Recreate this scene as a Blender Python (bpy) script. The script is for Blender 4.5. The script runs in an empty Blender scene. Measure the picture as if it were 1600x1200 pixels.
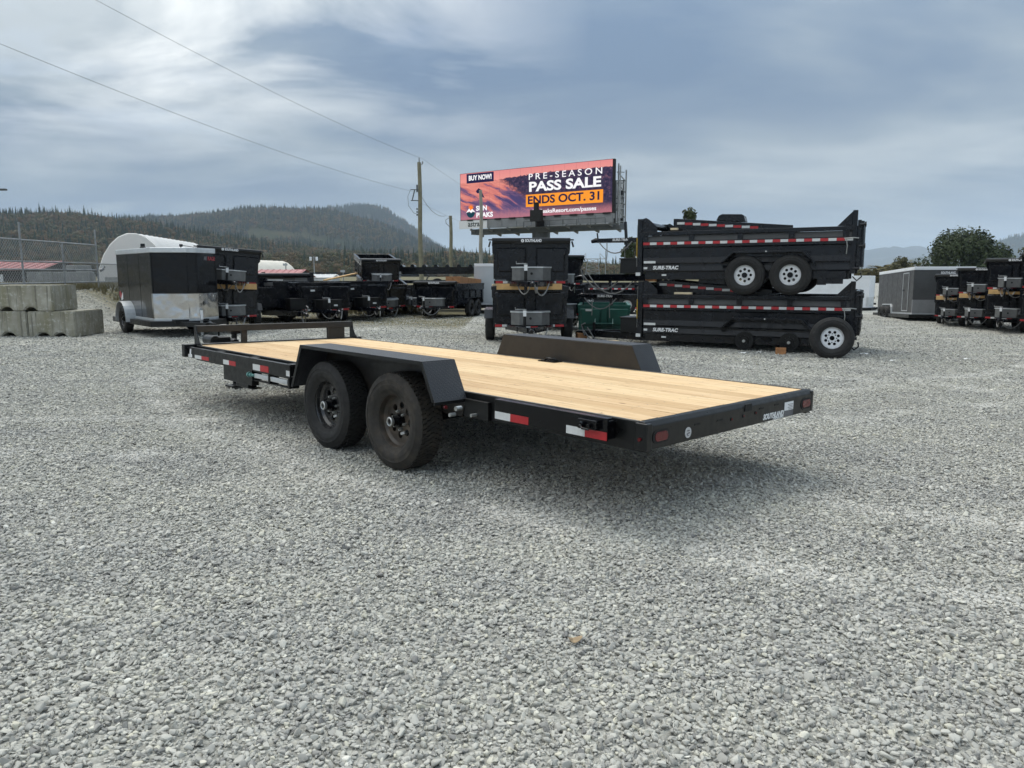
import bpy, bmesh, math, random
import numpy as np
from mathutils import Matrix, Vector, Euler, noise as mnoise
R = math.radians
rnd = random.Random(7)
rng = np.random.default_rng(7)
scene = bpy.context.scene
COL = scene.collection

# ------------------------------------------------------------------ camera, world, sun, exposure
cam_d = bpy.data.cameras.new('camera')
cam = bpy.data.objects.new('camera', cam_d)
COL.objects.link(cam)
cam.location = (0, 0, 1.464)
cam.rotation_euler = (R(90) - 0.1447, 0, 0)
cam_d.sensor_width = 36.0
cam_d.lens = 36.0 * 1178 / 1600
cam_d.clip_start = 0.05
cam_d.clip_end = 40000
scene.camera = cam
scene.view_settings.view_transform = 'Standard'
scene.view_settings.look = 'None'
scene.view_settings.exposure = 0.3
scene.view_settings.gamma = 1.0
scene.view_settings.use_curve_mapping = False
scene.cycles.volume_bounces = 1
scene.cycles.max_bounces = 6

SUN_ELEV, SUN_AZ = R(60), R(-22)       # azimuth measured from +Y towards +X: ahead of the camera, a little to the left
world = bpy.data.worlds.new('World')
scene.world = world
world.use_nodes = True


def build_world():
    nt = world.node_tree
    nt.nodes.clear()
    N, L = nt.nodes.new, nt.links.new
    out = N('ShaderNodeOutputWorld')
    bg = N('ShaderNodeBackground')
    bg.inputs['Strength'].default_value = 0.1
    L(bg.outputs[0], out.inputs[0])
    sky = N('ShaderNodeTexSky')
    sky.sky_type = 'NISHITA'
    sky.sun_disc = False
    sky.sun_elevation = SUN_ELEV
    sky.sun_rotation = SUN_AZ
    sky.dust_density = 2.0
    tc = N('ShaderNodeTexCoord')
    sep = N('ShaderNodeSeparateXYZ')
    L(tc.outputs['Generated'], sep.inputs[0])

    def math_(op, a, b=None, clamp=False):
        n = N('ShaderNodeMath')
        n.operation = op
        n.use_clamp = clamp
        for i, v in enumerate((a, b)):
            if v is None:
                continue
            if isinstance(v, (int, float)):
                n.inputs[i].default_value = v
            else:
                L(v, n.inputs[i])
        return n.outputs[0]
    zc = math_('MAXIMUM', sep.outputs[2], 0.0)
    den = math_('ADD', zc, 0.16)
    u = math_('DIVIDE', sep.outputs[0], den)
    v = math_('DIVIDE', sep.outputs[1], den)
    com = N('ShaderNodeCombineXYZ')
    L(u, com.inputs[0])
    L(v, com.inputs[1])

    def nz(scale, detail, rough, stretch=(1, 1, 1), off=(0, 0, 0), dist=0.0):
        mp = N('ShaderNodeMapping')
        mp.inputs['Scale'].default_value = stretch
        mp.inputs['Location'].default_value = off
        L(com.outputs[0], mp.inputs[0])
        t = N('ShaderNodeTexNoise')
        t.inputs['Scale'].default_value = scale
        t.inputs['Detail'].default_value = detail
        t.inputs['Roughness'].default_value = rough
        t.inputs['Distortion'].default_value = dist
        L(mp.outputs[0], t.inputs['Vector'])
        return t.outputs[0]

    def ramp(fac, stops):
        r = N('ShaderNodeValToRGB')
        while len(r.color_ramp.elements) < len(stops):
            r.color_ramp.elements.new(0.5)
        for e, (p, c) in zip(r.color_ramp.elements, stops):
            e.position = p
            e.color = (*c, 1)
        L(fac, r.inputs[0])
        return r.outputs[0]

    def mix(fac, a, b):
        m = N('ShaderNodeMix')
        m.data_type = 'RGBA'
        for s, x in ((m.inputs[0], fac), (m.inputs[6], a), (m.inputs[7], b)):
            if isinstance(x, (int, float)):
                s.default_value = x
            elif isinstance(x, tuple):
                s.default_value = (*x, 1)
            else:
                L(x, s)
        return m.outputs[2]
    # thick, soft grey-blue deck of cloud
    n1 = nz(0.75, 5, 0.52, (1, 1.3, 1), (3.1, 1.7, 0), 0.25)
    deck = ramp(n1, [(0.34, (1.05, 1.6, 2.5)), (0.44, (1.45, 2.0, 2.8)), (0.54, (2.1, 2.65, 3.25)), (0.65, (3.4, 3.9, 4.3))])
    # brighter broken streaks, mostly in the west (left) part of the sky
    n2 = nz(1.05, 9, 0.56, (1, 1.25, 1), (2.9, 5.1, 0), 0.5)
    left = math_('MULTIPLY_ADD', sep.outputs[0], -1.5)
    left.node.inputs[2].default_value = 0.14
    left.node.use_clamp = True
    streak = ramp(n2, [(0.45, (0, 0, 0)), (0.54, (0.4, 0.4, 0.4)), (0.68, (1, 1, 1))])
    sfac = math_('MULTIPLY', streak, left, True)
    hi = math_('MULTIPLY', math_('SUBTRACT', zc, 0.10), 7.0, True)
    sfac = math_('MULTIPLY', math_('MULTIPLY', sfac, hi), 1.7, True)
    cl = mix(sfac, deck, (6.6, 7.0, 7.2))
    # thin places where the blue of the sky comes through
    n3 = nz(0.9, 6, 0.55, (1, 1.4, 1), (7.3, -2.2, 0), 0.3)
    blue = ramp(n3, [(0.55, (0, 0, 0)), (0.72, (0.5, 0.5, 0.5))])
    bfac = math_('MULTIPLY', blue, left, True)
    c2 = mix(bfac, cl, sky.outputs[0])
    # long flat bands and a pale, milky horizon
    n4 = nz(0.5, 5, 0.6, (1, 6, 1), (1.3, 0.4, 0), 0.2)
    hz = math_('SUBTRACT', 1.0, math_('MULTIPLY', zc, 4.2), True)
    hz2 = math_('POWER', hz, 1.6)
    hcol = ramp(n4, [(0.35, (2.7, 3.35, 4.05)), (0.65, (4.2, 4.65, 4.9))])
    rgt = math_('MULTIPLY_ADD', sep.outputs[0], 1.1)
    rgt.node.inputs[2].default_value = 0.62
    rgt.node.use_clamp = True
    c3 = mix(math_('MULTIPLY', hz2, math_('MULTIPLY', rgt, 0.9)), c2, hcol)
    # an overcast sky is about three times as bright overhead as near the horizon
    zz = math_('POWER', zc, 1.6)
    cz = N('ShaderNodeCombineXYZ')
    for i_, k_ in enumerate((3.8, 3.4, 2.95)):
        m_ = math_('MULTIPLY_ADD', zz, k_)
        m_.node.inputs[2].default_value = 1.0
        L(m_, cz.inputs[i_])
    fin = N('ShaderNodeMix')
    fin.data_type = 'RGBA'
    fin.blend_type = 'MULTIPLY'
    fin.inputs[0].default_value = 1.0
    L(c3, fin.inputs[6])
    L(cz.outputs[0], fin.inputs[7])
    L(fin.outputs[2], bg.inputs[0])


build_world()
sun_d = bpy.data.lights.new('sun', 'SUN')
sun_d.energy = 1.5
sun_d.angle = R(26)
sun_d.color = (1.0, 0.96, 0.90)
sun = bpy.data.objects.new('sun', sun_d)
COL.objects.link(sun)
sd = Vector((math.cos(SUN_ELEV) * math.sin(SUN_AZ), math.cos(SUN_ELEV) * math.cos(SUN_AZ), math.sin(SUN_ELEV)))
sun.rotation_euler = sd.to_track_quat('Z', 'Y').to_euler()
sun.location = (0, 0, 50)

# ------------------------------------------------------------------ materials
MATS = {}


def base_mat(name):
    m = bpy.data.materials.new(name)
    m.use_nodes = True
    nt = m.node_tree
    return m, nt, nt.nodes['Principled BSDF']


def add(nt, typ, **kw):
    n = nt.nodes.new(typ)
    for k, v in kw.items():
        if k in n.inputs:
            n.inputs[k].default_value = v
        else:
            setattr(n, k, v)
    return n


def ramp_node(nt, fac, stops, interp='LINEAR'):
    r = nt.nodes.new('ShaderNodeValToRGB')
    r.color_ramp.interpolation = interp
    while len(r.color_ramp.elements) < len(stops):
        r.color_ramp.elements.new(0.5)
    for e, (p, c) in zip(r.color_ramp.elements, stops):
        e.position = p
        e.color = (*c, 1) if len(c) == 3 else c
    nt.links.new(fac, r.inputs[0])
    return r.outputs[0]


def mixc(nt, fac, a, b, blend='MIX'):
    m = nt.nodes.new('ShaderNodeMix')
    m.data_type = 'RGBA'
    m.blend_type = blend
    for s, x in ((m.inputs[0], fac), (m.inputs[6], a), (m.inputs[7], b)):
        if isinstance(x, (int, float)):
            s.default_value = x
        elif isinstance(x, tuple):
            s.default_value = (*x, 1)
        else:
            nt.links.new(x, s)
    return m.outputs[2]


def mathn(nt, op, a, b=0.0, c=None, clamp=False):
    n = nt.nodes.new('ShaderNodeMath')
    n.operation = op
    n.use_clamp = clamp
    for i, v in enumerate((a, b, c)):
        if v is None:
            continue
        if isinstance(v, (int, float)):
            n.inputs[i].default_value = v
        else:
            nt.links.new(v, n.inputs[i])
    return n.outputs[0]


def noise(nt, scale, detail=4, rough=0.55, vec=None, stretch=None, dist=0.0):
    t = add(nt, 'ShaderNodeTexNoise')
    t.inputs['Scale'].default_value = scale
    t.inputs['Detail'].default_value = detail
    t.inputs['Roughness'].default_value = rough
    t.inputs['Distortion'].default_value = dist
    if vec is None:
        vec = add(nt, 'ShaderNodeTexCoord').outputs['Object']
    if stretch:
        mp = add(nt, 'ShaderNodeMapping')
        mp.inputs['Scale'].default_value = stretch
        nt.links.new(vec, mp.inputs[0])
        vec = mp.outputs[0]
    nt.links.new(vec, t.inputs['Vector'])
    return t.outputs[0]


def bump(nt, bsdf, height, strength=0.3, dist=0.01):
    b = add(nt, 'ShaderNodeBump')
    b.inputs['Strength'].default_value = strength
    b.inputs['Distance'].default_value = dist
    nt.links.new(height, b.inputs['Height'])
    nt.links.new(b.outputs[0], bsdf.inputs['Normal'])


def worn(name, col, rough=0.45, metal=0.0, vary=0.25, scale=3.0, dirt=None, dirt_amt=0.0, bmp=0.0, bscale=60, spec=0.5, wave=0.0):
    """colour with uneven tone, patchy gloss, optional dust of another colour and fine relief"""
    if name in MATS:
        return MATS[name]
    m, nt, b = base_mat(name)
    n1 = noise(nt, scale, 6, 0.6)
    lo = tuple(c * (1 - vary) for c in col)
    hi = tuple(min(1, c * (1 + vary)) for c in col)
    c = ramp_node(nt, n1, [(0.3, lo), (0.7, hi)])
    if dirt:
        n2 = noise(nt, scale * 2.3, 8, 0.65)
        f = ramp_node(nt, n2, [(0.45, (0, 0, 0)), (0.75, (dirt_amt,) * 3)])
        c = mixc(nt, f, c, dirt)
    nt.links.new(c, b.inputs['Base Color'])
    n3 = noise(nt, scale * 5, 5, 0.6)
    rr = ramp_node(nt, n3, [(0.3, (max(0.03, rough - 0.1),) * 3), (0.7, (min(1, rough + 0.12),) * 3)])
    nt.links.new(rr, b.inputs['Roughness'])
    b.inputs['Metallic'].default_value = metal
    b.inputs['Specular IOR Level'].default_value = spec
    if bmp:
        bump(nt, b, noise(nt, bscale, 4, 0.6), bmp, 0.004)
    elif wave:          # thin sheet is never quite flat
        bump(nt, b, noise(nt, 1.7, 2, 0.4), wave, 0.25)
    MATS[name] = m
    return m


M_BLACK = worn('black_powder_coat', (0.0042, 0.0046, 0.005), 0.36, vary=0.25, dirt=(0.075, 0.07, 0.06), dirt_amt=0.07, spec=0.38, bmp=0.12, bscale=220)
M_BLACKG = worn('black_gloss_paint', (0.003, 0.0032, 0.0045), 0.16, vary=0.2, dirt=(0.05, 0.05, 0.045), dirt_amt=0.03, spec=0.34, wave=0.06)
M_FARBLACK = worn('black_dump_paint', (0.0030, 0.0038, 0.0065), 0.22, vary=0.35, scale=1.2, dirt=(0.05, 0.05, 0.05), dirt_amt=0.06, spec=0.42, wave=0.05)
M_BROWNBLK = worn('black_satin_plate', (0.016, 0.014, 0.012), 0.5, vary=0.2, dirt=(0.09, 0.07, 0.05), dirt_amt=0.12)
M_RUBBER = worn('tyre_rubber', (0.0105, 0.0102, 0.0100), 0.75, vary=0.25, scale=5, dirt=(0.085, 0.075, 0.06), dirt_amt=0.13)
M_RUBBER_D = worn('dusty_tyre_rubber', (0.021, 0.0185, 0.0155), 0.75, vary=0.3, scale=5, dirt=(0.12, 0.092, 0.064), dirt_amt=0.38)
M_RIMBLK = worn('black_rim', (0.022, 0.022, 0.023), 0.22, vary=0.2, dirt=(0.1, 0.09, 0.07), dirt_amt=0.12, spec=0.7)
M_RIMDUST = worn('dusty_rim', (0.042, 0.034, 0.027), 0.42, vary=0.25, scale=4, dirt=(0.19, 0.145, 0.10), dirt_amt=0.5)
M_RIMGREY = worn('silver_rim', (0.66, 0.67, 0.68), 0.4, metal=0.35, vary=0.12, dirt=(0.25, 0.24, 0.22), dirt_amt=0.3)
M_STEEL = worn('zinc_steel', (0.52, 0.53, 0.52), 0.35, metal=0.9, vary=0.2, scale=12)
M_ZINC = worn('teal_zinc_bolt', (0.16, 0.34, 0.32), 0.4, metal=0.6, vary=0.2, scale=20)
M_ALU = worn('brushed_aluminium', (0.60, 0.62, 0.63), 0.38, metal=0.55, vary=0.12, scale=6)
M_ALUG = worn('polished_aluminium', (0.55, 0.55, 0.55), 0.16, metal=1.0, vary=0.12, scale=0.9, wave=0.22)
M_BOXGREY = worn('grey_toolbox_plate', (0.15, 0.152, 0.15), 0.45, metal=0.4, vary=0.2, scale=6)
M_EDGE = worn('worn_steel_edge', (0.17, 0.16, 0.145), 0.5, metal=0.4, vary=0.35, scale=8)
M_WHITE = worn('white_print', (0.78, 0.78, 0.78), 0.5, vary=0.04)
M_WHITETAPE = worn('white_reflective_tape', (0.62, 0.63, 0.62), 0.35, vary=0.08, scale=30)
M_REDTAPE = worn('red_reflective_tape', (0.42, 0.02, 0.025), 0.35, vary=0.15, scale=30)
M_REDLENS = worn('red_lens', (0.11, 0.007, 0.010), 0.2, vary=0.3, scale=40)
M_DARK = worn('dark_hole', (0.006, 0.006, 0.006), 0.7, vary=0.1)
M_LUMBER = worn('raw_lumber', (0.55, 0.34, 0.14), 0.7, vary=0.22, scale=6)
M_LUMBERP = worn('pale_lumber', (0.66, 0.54, 0.36), 0.75, vary=0.15, scale=6)
M_BLOCKW = worn('orange_wood_block', (0.36, 0.17, 0.07), 0.75, vary=0.25, scale=9)
M_GREYPAINT = worn('charcoal_panel', (0.050, 0.051, 0.052), 0.5, vary=0.15, scale=1.2, dirt=(0.13, 0.13, 0.12), dirt_amt=0.2)
M_WHITEP = worn('white_panel', (0.74, 0.76, 0.78), 0.45, vary=0.06, scale=1, dirt=(0.5, 0.5, 0.48), dirt_amt=0.3)
M_PALEGREY = worn('pale_grey_panel', (0.42, 0.45, 0.47), 0.5, vary=0.06, scale=1)
M_GREEN = worn('green_dump_paint', (0.006, 0.075, 0.055), 0.4, vary=0.25, scale=2)
M_YELLOW = worn('yellow_plastic', (0.62, 0.40, 0.03), 0.45, vary=0.15)
M_CABLE = worn('grey_cable', (0.20, 0.20, 0.195), 0.5, vary=0.2)
M_GALV = worn('galvanised_steel', (0.30, 0.31, 0.31), 0.5, metal=0.5, vary=0.25, scale=6)
M_STRUCT = worn('billboard_steel', (0.10, 0.11, 0.115), 0.6, metal=0.2, vary=0.2, scale=1.5)
M_SIGNGREY = worn('billboard_apron', (0.22, 0.225, 0.225), 0.6, vary=0.15, scale=1.5)
M_POLE = worn('weathered_pole_wood', (0.22, 0.205, 0.14), 0.85, vary=0.25, scale=2.0)
M_POLEP = worn('pale_pole_wood', (0.30, 0.285, 0.24), 0.85, vary=0.2, scale=2.0)
M_FABRIC = worn('white_fabric_roof', (0.86, 0.86, 0.86), 0.6, vary=0.05, scale=0.4)
_nt = M_FABRIC.node_tree
_tr = _nt.nodes.new('ShaderNodeBsdfTranslucent')
_tr.inputs[0].default_value = (.85, .85, .83, 1)
_mx = _nt.nodes.new('ShaderNodeMixShader')
_mx.inputs[0].default_value = 0.45
_nt.links.new(_nt.nodes['Principled BSDF'].outputs[0], _mx.inputs[1])
_nt.links.new(_tr.outputs[0], _mx.inputs[2])
_nt.links.new(_mx.outputs[0], _nt.nodes['Material Output'].inputs[0])
M_TAN = worn('tan_fabric_roof', (0.62, 0.58, 0.50), 0.6, vary=0.06, scale=0.4)
M_REDROOF = worn('faded_red_roof', (0.34, 0.12, 0.12), 0.6, vary=0.15, scale=0.6)
M_WALLDK = worn('dark_wall', (0.06, 0.06, 0.06), 0.7, vary=0.2, scale=0.6)
M_PAPER = worn('paper', (0.72, 0.72, 0.70), 0.7, vary=0.05)
M_BARK = worn('bark', (0.07, 0.055, 0.04), 0.9, vary=0.3, scale=3)
M_TAPECHAIN = worn('chain_steel', (0.42, 0.42, 0.40), 0.4, metal=0.8, vary=0.2)


def mat_tread():
    """diamond tread plate: raised lozenges, alternately turned"""
    m, nt, b = base_mat('tread_plate')
    tc = add(nt, 'ShaderNodeTexCoord')
    mp = add(nt, 'ShaderNodeMapping')
    mp.inputs['Rotation'].default_value = (0, 0, R(45))
    mp.inputs['Scale'].default_value = (42, 42, 42)
    nt.links.new(tc.outputs['Object'], mp.inputs[0])
    sp = add(nt, 'ShaderNodeSeparateXYZ')
    nt.links.new(mp.outputs[0], sp.inputs[0])
    fx = mathn(nt, 'SUBTRACT', mathn(nt, 'FRACT', sp.outputs[0]), 0.5)
    fy = mathn(nt, 'SUBTRACT', mathn(nt, 'FRACT', sp.outputs[1]), 0.5)
    par = mathn(nt, 'MODULO', mathn(nt, 'ADD', mathn(nt, 'FLOOR', sp.outputs[0]), mathn(nt, 'FLOOR', sp.outputs[1])), 2.0)
    par = mathn(nt, 'ABSOLUTE', par)

    def loz(a, c):
        e = mathn(nt, 'ADD', mathn(nt, 'MULTIPLY', mathn(nt, 'ABSOLUTE', a), 2.0), mathn(nt, 'MULTIPLY', mathn(nt, 'ABSOLUTE', c), 6.0))
        return mathn(nt, 'SUBTRACT', 1.0, e, clamp=True)
    l1, l2 = loz(fx, fy), loz(fy, fx)
    mx = add(nt, 'ShaderNodeMix')
    nt.links.new(par, mx.inputs[0])
    nt.links.new(l1, mx.inputs[2])
    nt.links.new(l2, mx.inputs[3])
    n = noise(nt, 3, 6, 0.6)
    c = ramp_node(nt, n, [(0.3, (0.020, 0.022, 0.026)), (0.7, (0.036, 0.038, 0.043))])
    nt.links.new(c, b.inputs['Base Color'])
    b.inputs['Roughness'].default_value = 0.46
    bump(nt, b, mathn(nt, 'MINIMUM', mathn(nt, 'MULTIPLY', mx.outputs[0], 3.0), 1.0), 1.0, 0.006)
    return m


def mat_plank():
    m, nt, b = base_mat('deck_plank_pine')
    tc = add(nt, 'ShaderNodeTexCoord')
    oi = add(nt, 'ShaderNodeObjectInfo')
    ad = add(nt, 'ShaderNodeVectorMath', operation='ADD')
    cx = add(nt, 'ShaderNodeCombineXYZ')
    nt.links.new(mathn(nt, 'MULTIPLY', oi.outputs['Random'], 57.0), cx.inputs[0])
    nt.links.new(mathn(nt, 'MULTIPLY', oi.outputs['Random'], 23.0), cx.inputs[1])
    nt.links.new(tc.outputs['Object'], ad.inputs[0])
    nt.links.new(cx.outputs[0], ad.inputs[1])
    g = noise(nt, 1.0, 8, 0.65, ad.outputs[0], (1.2, 34, 34), 0.6)
    c = ramp_node(nt, g, [(0.28, (0.56, 0.365, 0.20)), (0.45, (0.67, 0.485, 0.27)), (0.62, (0.75, 0.58, 0.355))])
    broad = noise(nt, 0.8, 4, 0.6, ad.outputs[0], (1, 3, 3))
    c = mixc(nt, ramp_node(nt, broad, [(0.35, (0, 0, 0)), (0.7, (0.55,) * 3)]), c, (0.66, 0.44, 0.25))
    # dark streaks, pitch pockets and knots
    st = noise(nt, 1.0, 5, 0.7, ad.outputs[0], (2.2, 26, 26), 1.2)
    c = mixc(nt, ramp_node(nt, st, [(0.55, (0, 0, 0)), (0.70, (0.8,) * 3)]), c, (0.30, 0.155, 0.07))
    vo = add(nt, 'ShaderNodeTexVoronoi')
    vo.inputs['Scale'].default_value = 1.0
    mp = add(nt, 'ShaderNodeMapping')
    mp.inputs['Scale'].default_value = (2.2, 5.5, 1)
    nt.links.new(ad.outputs[0], mp.inputs[0])
    nt.links.new(mp.outputs[0], vo.inputs['Vector'])
    c = mixc(nt, ramp_node(nt, vo.outputs['Distance'], [(0.035, (0.9,) * 3), (0.085, (0, 0, 0))]), c, (0.16, 0.075, 0.035))
    tone = ramp_node(nt, oi.outputs['Random'], [(0, (0.80, 0.75, 0.70)), (0.35, (0.95, 0.94, 0.93)), (0.7, (1, 1, 1)), (1, (1.04, 0.99, 0.92))])
    c = mixc(nt, 1.0, c, tone, 'MULTIPLY')
    nt.links.new(c, b.inputs['Base Color'])
    b.inputs['Roughness'].default_value = 0.72
    b.inputs['Specular IOR Level'].default_value = 0.25
    bump(nt, b, g, 0.12, 0.002)
    return m


def mat_concrete(name, lo, hi, moss):
    m, nt, b = base_mat(name)
    n = noise(nt, 2.2, 8, 0.65)
    c = ramp_node(nt, n, [(0.3, lo), (0.7, hi)])
    n2 = noise(nt, 1.4, 6, 0.6, stretch=(2.5, 2.5, 0.5))
    c = mixc(nt, ramp_node(nt, n2, [(0.42, (0, 0, 0)), (0.66, (0.8,) * 3)]), c, moss)
    n3 = noise(nt, 9, 6, 0.7)
    c = mixc(nt, ramp_node(nt, n3, [(0.55, (0, 0, 0)), (0.66, (0.8,) * 3)]), c, (0.52, 0.51, 0.46))
    n4 = noise(nt, 3.0, 5, 0.6, stretch=(5, 5, 0.25))
    c = mixc(nt, ramp_node(nt, n4, [(0.54, (0, 0, 0)), (0.66, (0.65,) * 3)]), c, (0.085, 0.08, 0.06))
    nt.links.new(c, b.inputs['Base Color'])
    b.inputs['Roughness'].default_value = 0.9
    bump(nt, b, noise(nt, 14, 8, 0.7), 0.6, 0.03)
    return m


def mat_foliage(name, cols, rough=0.7, random_src=True):
    m, nt, b = base_mat(name)
    oi = add(nt, 'ShaderNodeObjectInfo')
    n = noise(nt, 0.6, 4, 0.6)
    k = mathn(nt, 'ADD', mathn(nt, 'MULTIPLY', n, 0.5), mathn(nt, 'MULTIPLY', oi.outputs['Random'], 0.75))
    k = mathn(nt, 'SUBTRACT', k, 0.12, clamp=True)
    stops = [(i / (len(cols) - 1), c) for i, c in enumerate(cols)]
    nt.links.new(ramp_node(nt, k, stops), b.inputs['Base Color'])
    b.inputs['Roughness'].default_value = rough
    b.inputs['Specular IOR Level'].default_value = 0.2
    return m


def yard_wear(nt, P, c):
    """wheel tracks and dusty, packed patches worn into the yard"""
    wv = noise(nt, 0.5, 3, 0.5, P)
    tot = None
    for cx, cy, r0 in ((9, 17, 12.9), (9, 17, 14.5), (-7, 33, 24.6), (-7, 33, 26.2), (24, 30, 24.0), (24, 30, 25.6)):
        d = add(nt, 'ShaderNodeVectorMath', operation='DISTANCE')
        d.inputs[1].default_value = (cx, cy, 0)
        nt.links.new(P, d.inputs[0])
        e = mathn(nt, 'ABSOLUTE', mathn(nt, 'ADD', mathn(nt, 'SUBTRACT', d.outputs['Value'], r0 + .5), mathn(nt, 'MULTIPLY', wv, -1.0)))
        k = mathn(nt, 'SUBTRACT', 1.0, mathn(nt, 'MULTIPLY', e, 4.2), clamp=True)
        tot = k if tot is None else mathn(nt, 'MAXIMUM', tot, k)
    pn = noise(nt, 1.7, 4, 0.6, P)
    tot = mathn(nt, 'MULTIPLY', tot, ramp_node(nt, pn, [(0.38, (0, 0, 0)), (0.62, (0.75,) * 3)]))
    c = mixc(nt, tot, c, (0.60, 0.585, 0.54))
    dn = noise(nt, 0.42, 6, 0.62, P, (1, 1.8, 1), 0.5)
    c = mixc(nt, ramp_node(nt, dn, [(0.56, (0, 0, 0)), (0.70, (0.55,) * 3)]), c, (0.56, 0.54, 0.485))
    return c


def mat_ground():
    m, nt, b = base_mat('gravel_ground')
    tc = add(nt, 'ShaderNodeTexCoord')
    P = tc.outputs['Object']
    vo = add(nt, 'ShaderNodeTexVoronoi')
    vo.inputs['Scale'].default_value = 36
    nt.links.new(P, vo.inputs['Vector'])
    sepc = add(nt, 'ShaderNodeSeparateColor')
    nt.links.new(vo.outputs['Color'], sepc.inputs[0])
    stone = ramp_node(nt, sepc.outputs[0], [(0.0, (0.15, 0.145, 0.133)), (0.35, (0.295, 0.286, 0.262)), (0.75, (0.41, 0.396, 0.36)), (1.0, (0.60, 0.582, 0.53))])  # tones lowered to stand in for shade in the gaps between loose stones
    fine = noise(nt, 90, 3, 0.6, P)
    stone = mixc(nt, 0.35, stone, ramp_node(nt, fine, [(0.35, (0.20, 0.193, 0.176)), (0.65, (0.47, 0.455, 0.412))]))
    lump = noise(nt, 11, 5, 0.7, P)
    stone = mixc(nt, 1.0, stone, ramp_node(nt, lump, [(0.32, (0.72,) * 3), (0.5, (1,) * 3), (0.7, (1.22,) * 3)]), 'MULTIPLY')
    # broad tracks and tones
    n1 = noise(nt, 0.55, 6, 0.6, P, (1, 2.2, 1), 0.4)
    stone = mixc(nt, 1.0, stone, ramp_node(nt, n1, [(0.3, (0.84, 0.86, 0.88)), (0.5, (0.98, 1.0, 0.985)), (0.7, (1.10, 1.11, 1.07))]), 'MULTIPLY')
    n2 = noise(nt, 0.35, 5, 0.6, P)
    stone = mixc(nt, ramp_node(nt, n2, [(0.60, (0, 0, 0)), (0.76, (0.35,) * 3)]), stone, (0.42, 0.37, 0.28))
    stone = yard_wear(nt, P, stone)
    # grass and bare earth take over beyond the yard
    sp = add(nt, 'ShaderNodeSeparateXYZ')
    nt.links.new(P, sp.inputs[0])
    wob = noise(nt, 0.3, 5, 0.65, P)
    edge = mathn(nt, 'ADD', sp.outputs[1], mathn(nt, 'MULTIPLY', wob, 7.0))
    edge = mathn(nt, 'SUBTRACT', edge, mathn(nt, 'MULTIPLY', mathn(nt, 'MAXIMUM', mathn(nt, 'ADD', sp.outputs[0], 5.0), 0.0), 1.7))
    gf = ramp_node(nt, mathn(nt, 'MULTIPLY', edge, 0.01), [(0.335, (0, 0, 0)), (0.37, (1, 1, 1))])
    gn = noise(nt, 1.3, 7, 0.7, P)
    grass = ramp_node(nt, gn, [(0.3, (0.06, 0.065, 0.028)), (0.5, (0.14, 0.125, 0.07)), (0.7, (0.24, 0.205, 0.13))])
    bl = mathn(nt, 'MULTIPLY', ramp_node(nt, mathn(nt, 'MULTIPLY', sp.outputs[0], -0.1), [(0.118, (0, 0, 0)), (0.142, (0, 0, 0)), (0.15, (1, 1, 1))]),
               ramp_node(nt, mathn(nt, 'MULTIPLY', mathn(nt, 'ADD', sp.outputs[1], mathn(nt, 'MULTIPLY', wob, 4.0)), 0.01), [(0.235, (0, 0, 0)), (0.262, (1, 1, 1))]))
    gf = mathn(nt, 'MAXIMUM', gf, bl)
    c = mixc(nt, gf, stone, grass)
    nt.links.new(c, b.inputs['Base Color'])
    b.inputs['Roughness'].default_value = 0.92
    b.inputs['Specular IOR Level'].default_value = 0.2
    h = mathn(nt, 'ADD', mathn(nt, 'SUBTRACT', 1.0, vo.outputs['Distance']), mathn(nt, 'MULTIPLY', lump, 1.2))
    bump(nt, b, h, 0.9, 0.02)
    return m


def mat_stone():
    m, nt, b = base_mat('crushed_stone')
    oi = add(nt, 'ShaderNodeObjectInfo')
    c = ramp_node(nt, oi.outputs['Random'], [(0.0, (0.20, 0.194, 0.187)), (0.14, (0.34, 0.328, 0.302)), (0.5, (0.43, 0.416, 0.380)), (0.88, (0.49, 0.475, 0.43)), (0.97, (0.54, 0.51, 0.42)), (1.0, (0.66, 0.64, 0.585))])
    n = noise(nt, 60, 4, 0.6)
    c = mixc(nt, 1.0, c, ramp_node(nt, n, [(0.3, (0.88,) * 3), (0.7, (1.1,) * 3)]), 'MULTIPLY')
    geo = add(nt, 'ShaderNodeNewGeometry')
    n1 = noise(nt, 0.55, 6, 0.6, geo.outputs['Position'], (1, 2.2, 1), 0.4)
    c = mixc(nt, 1.0, c, ramp_node(nt, n1, [(0.3, (0.86, 0.875, 0.89)), (0.5, (0.99, 1.0, 0.99)), (0.7, (1.09, 1.10, 1.06))]), 'MULTIPLY')
    n2 = noise(nt, 0.35, 5, 0.6, geo.outputs['Position'])
    c = mixc(nt, ramp_node(nt, n2, [(0.60, (0, 0, 0)), (0.76, (0.3,) * 3)]), c, (0.42, 0.37, 0.28))
    c = yard_wear(nt, geo.outputs['Position'], c)
    nt.links.new(c, b.inputs['Base Color'])
    b.inputs['Roughness'].default_value = 0.85
    b.inputs['Specular IOR Level'].default_value = 0.25
    return m


def mat_hill(name, cols, scale):
    m, nt, b = base_mat(name)
    n = noise(nt, scale, 8, 0.65)
    nt.links.new(ramp_node(nt, n, [(0.3 + 0.4 * i / (len(cols) - 1), c) for i, c in enumerate(cols)]), b.inputs['Base Color'])
    b.inputs['Roughness'].default_value = 1
    b.inputs['Specular IOR Level'].default_value = 0
    return m


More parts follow.
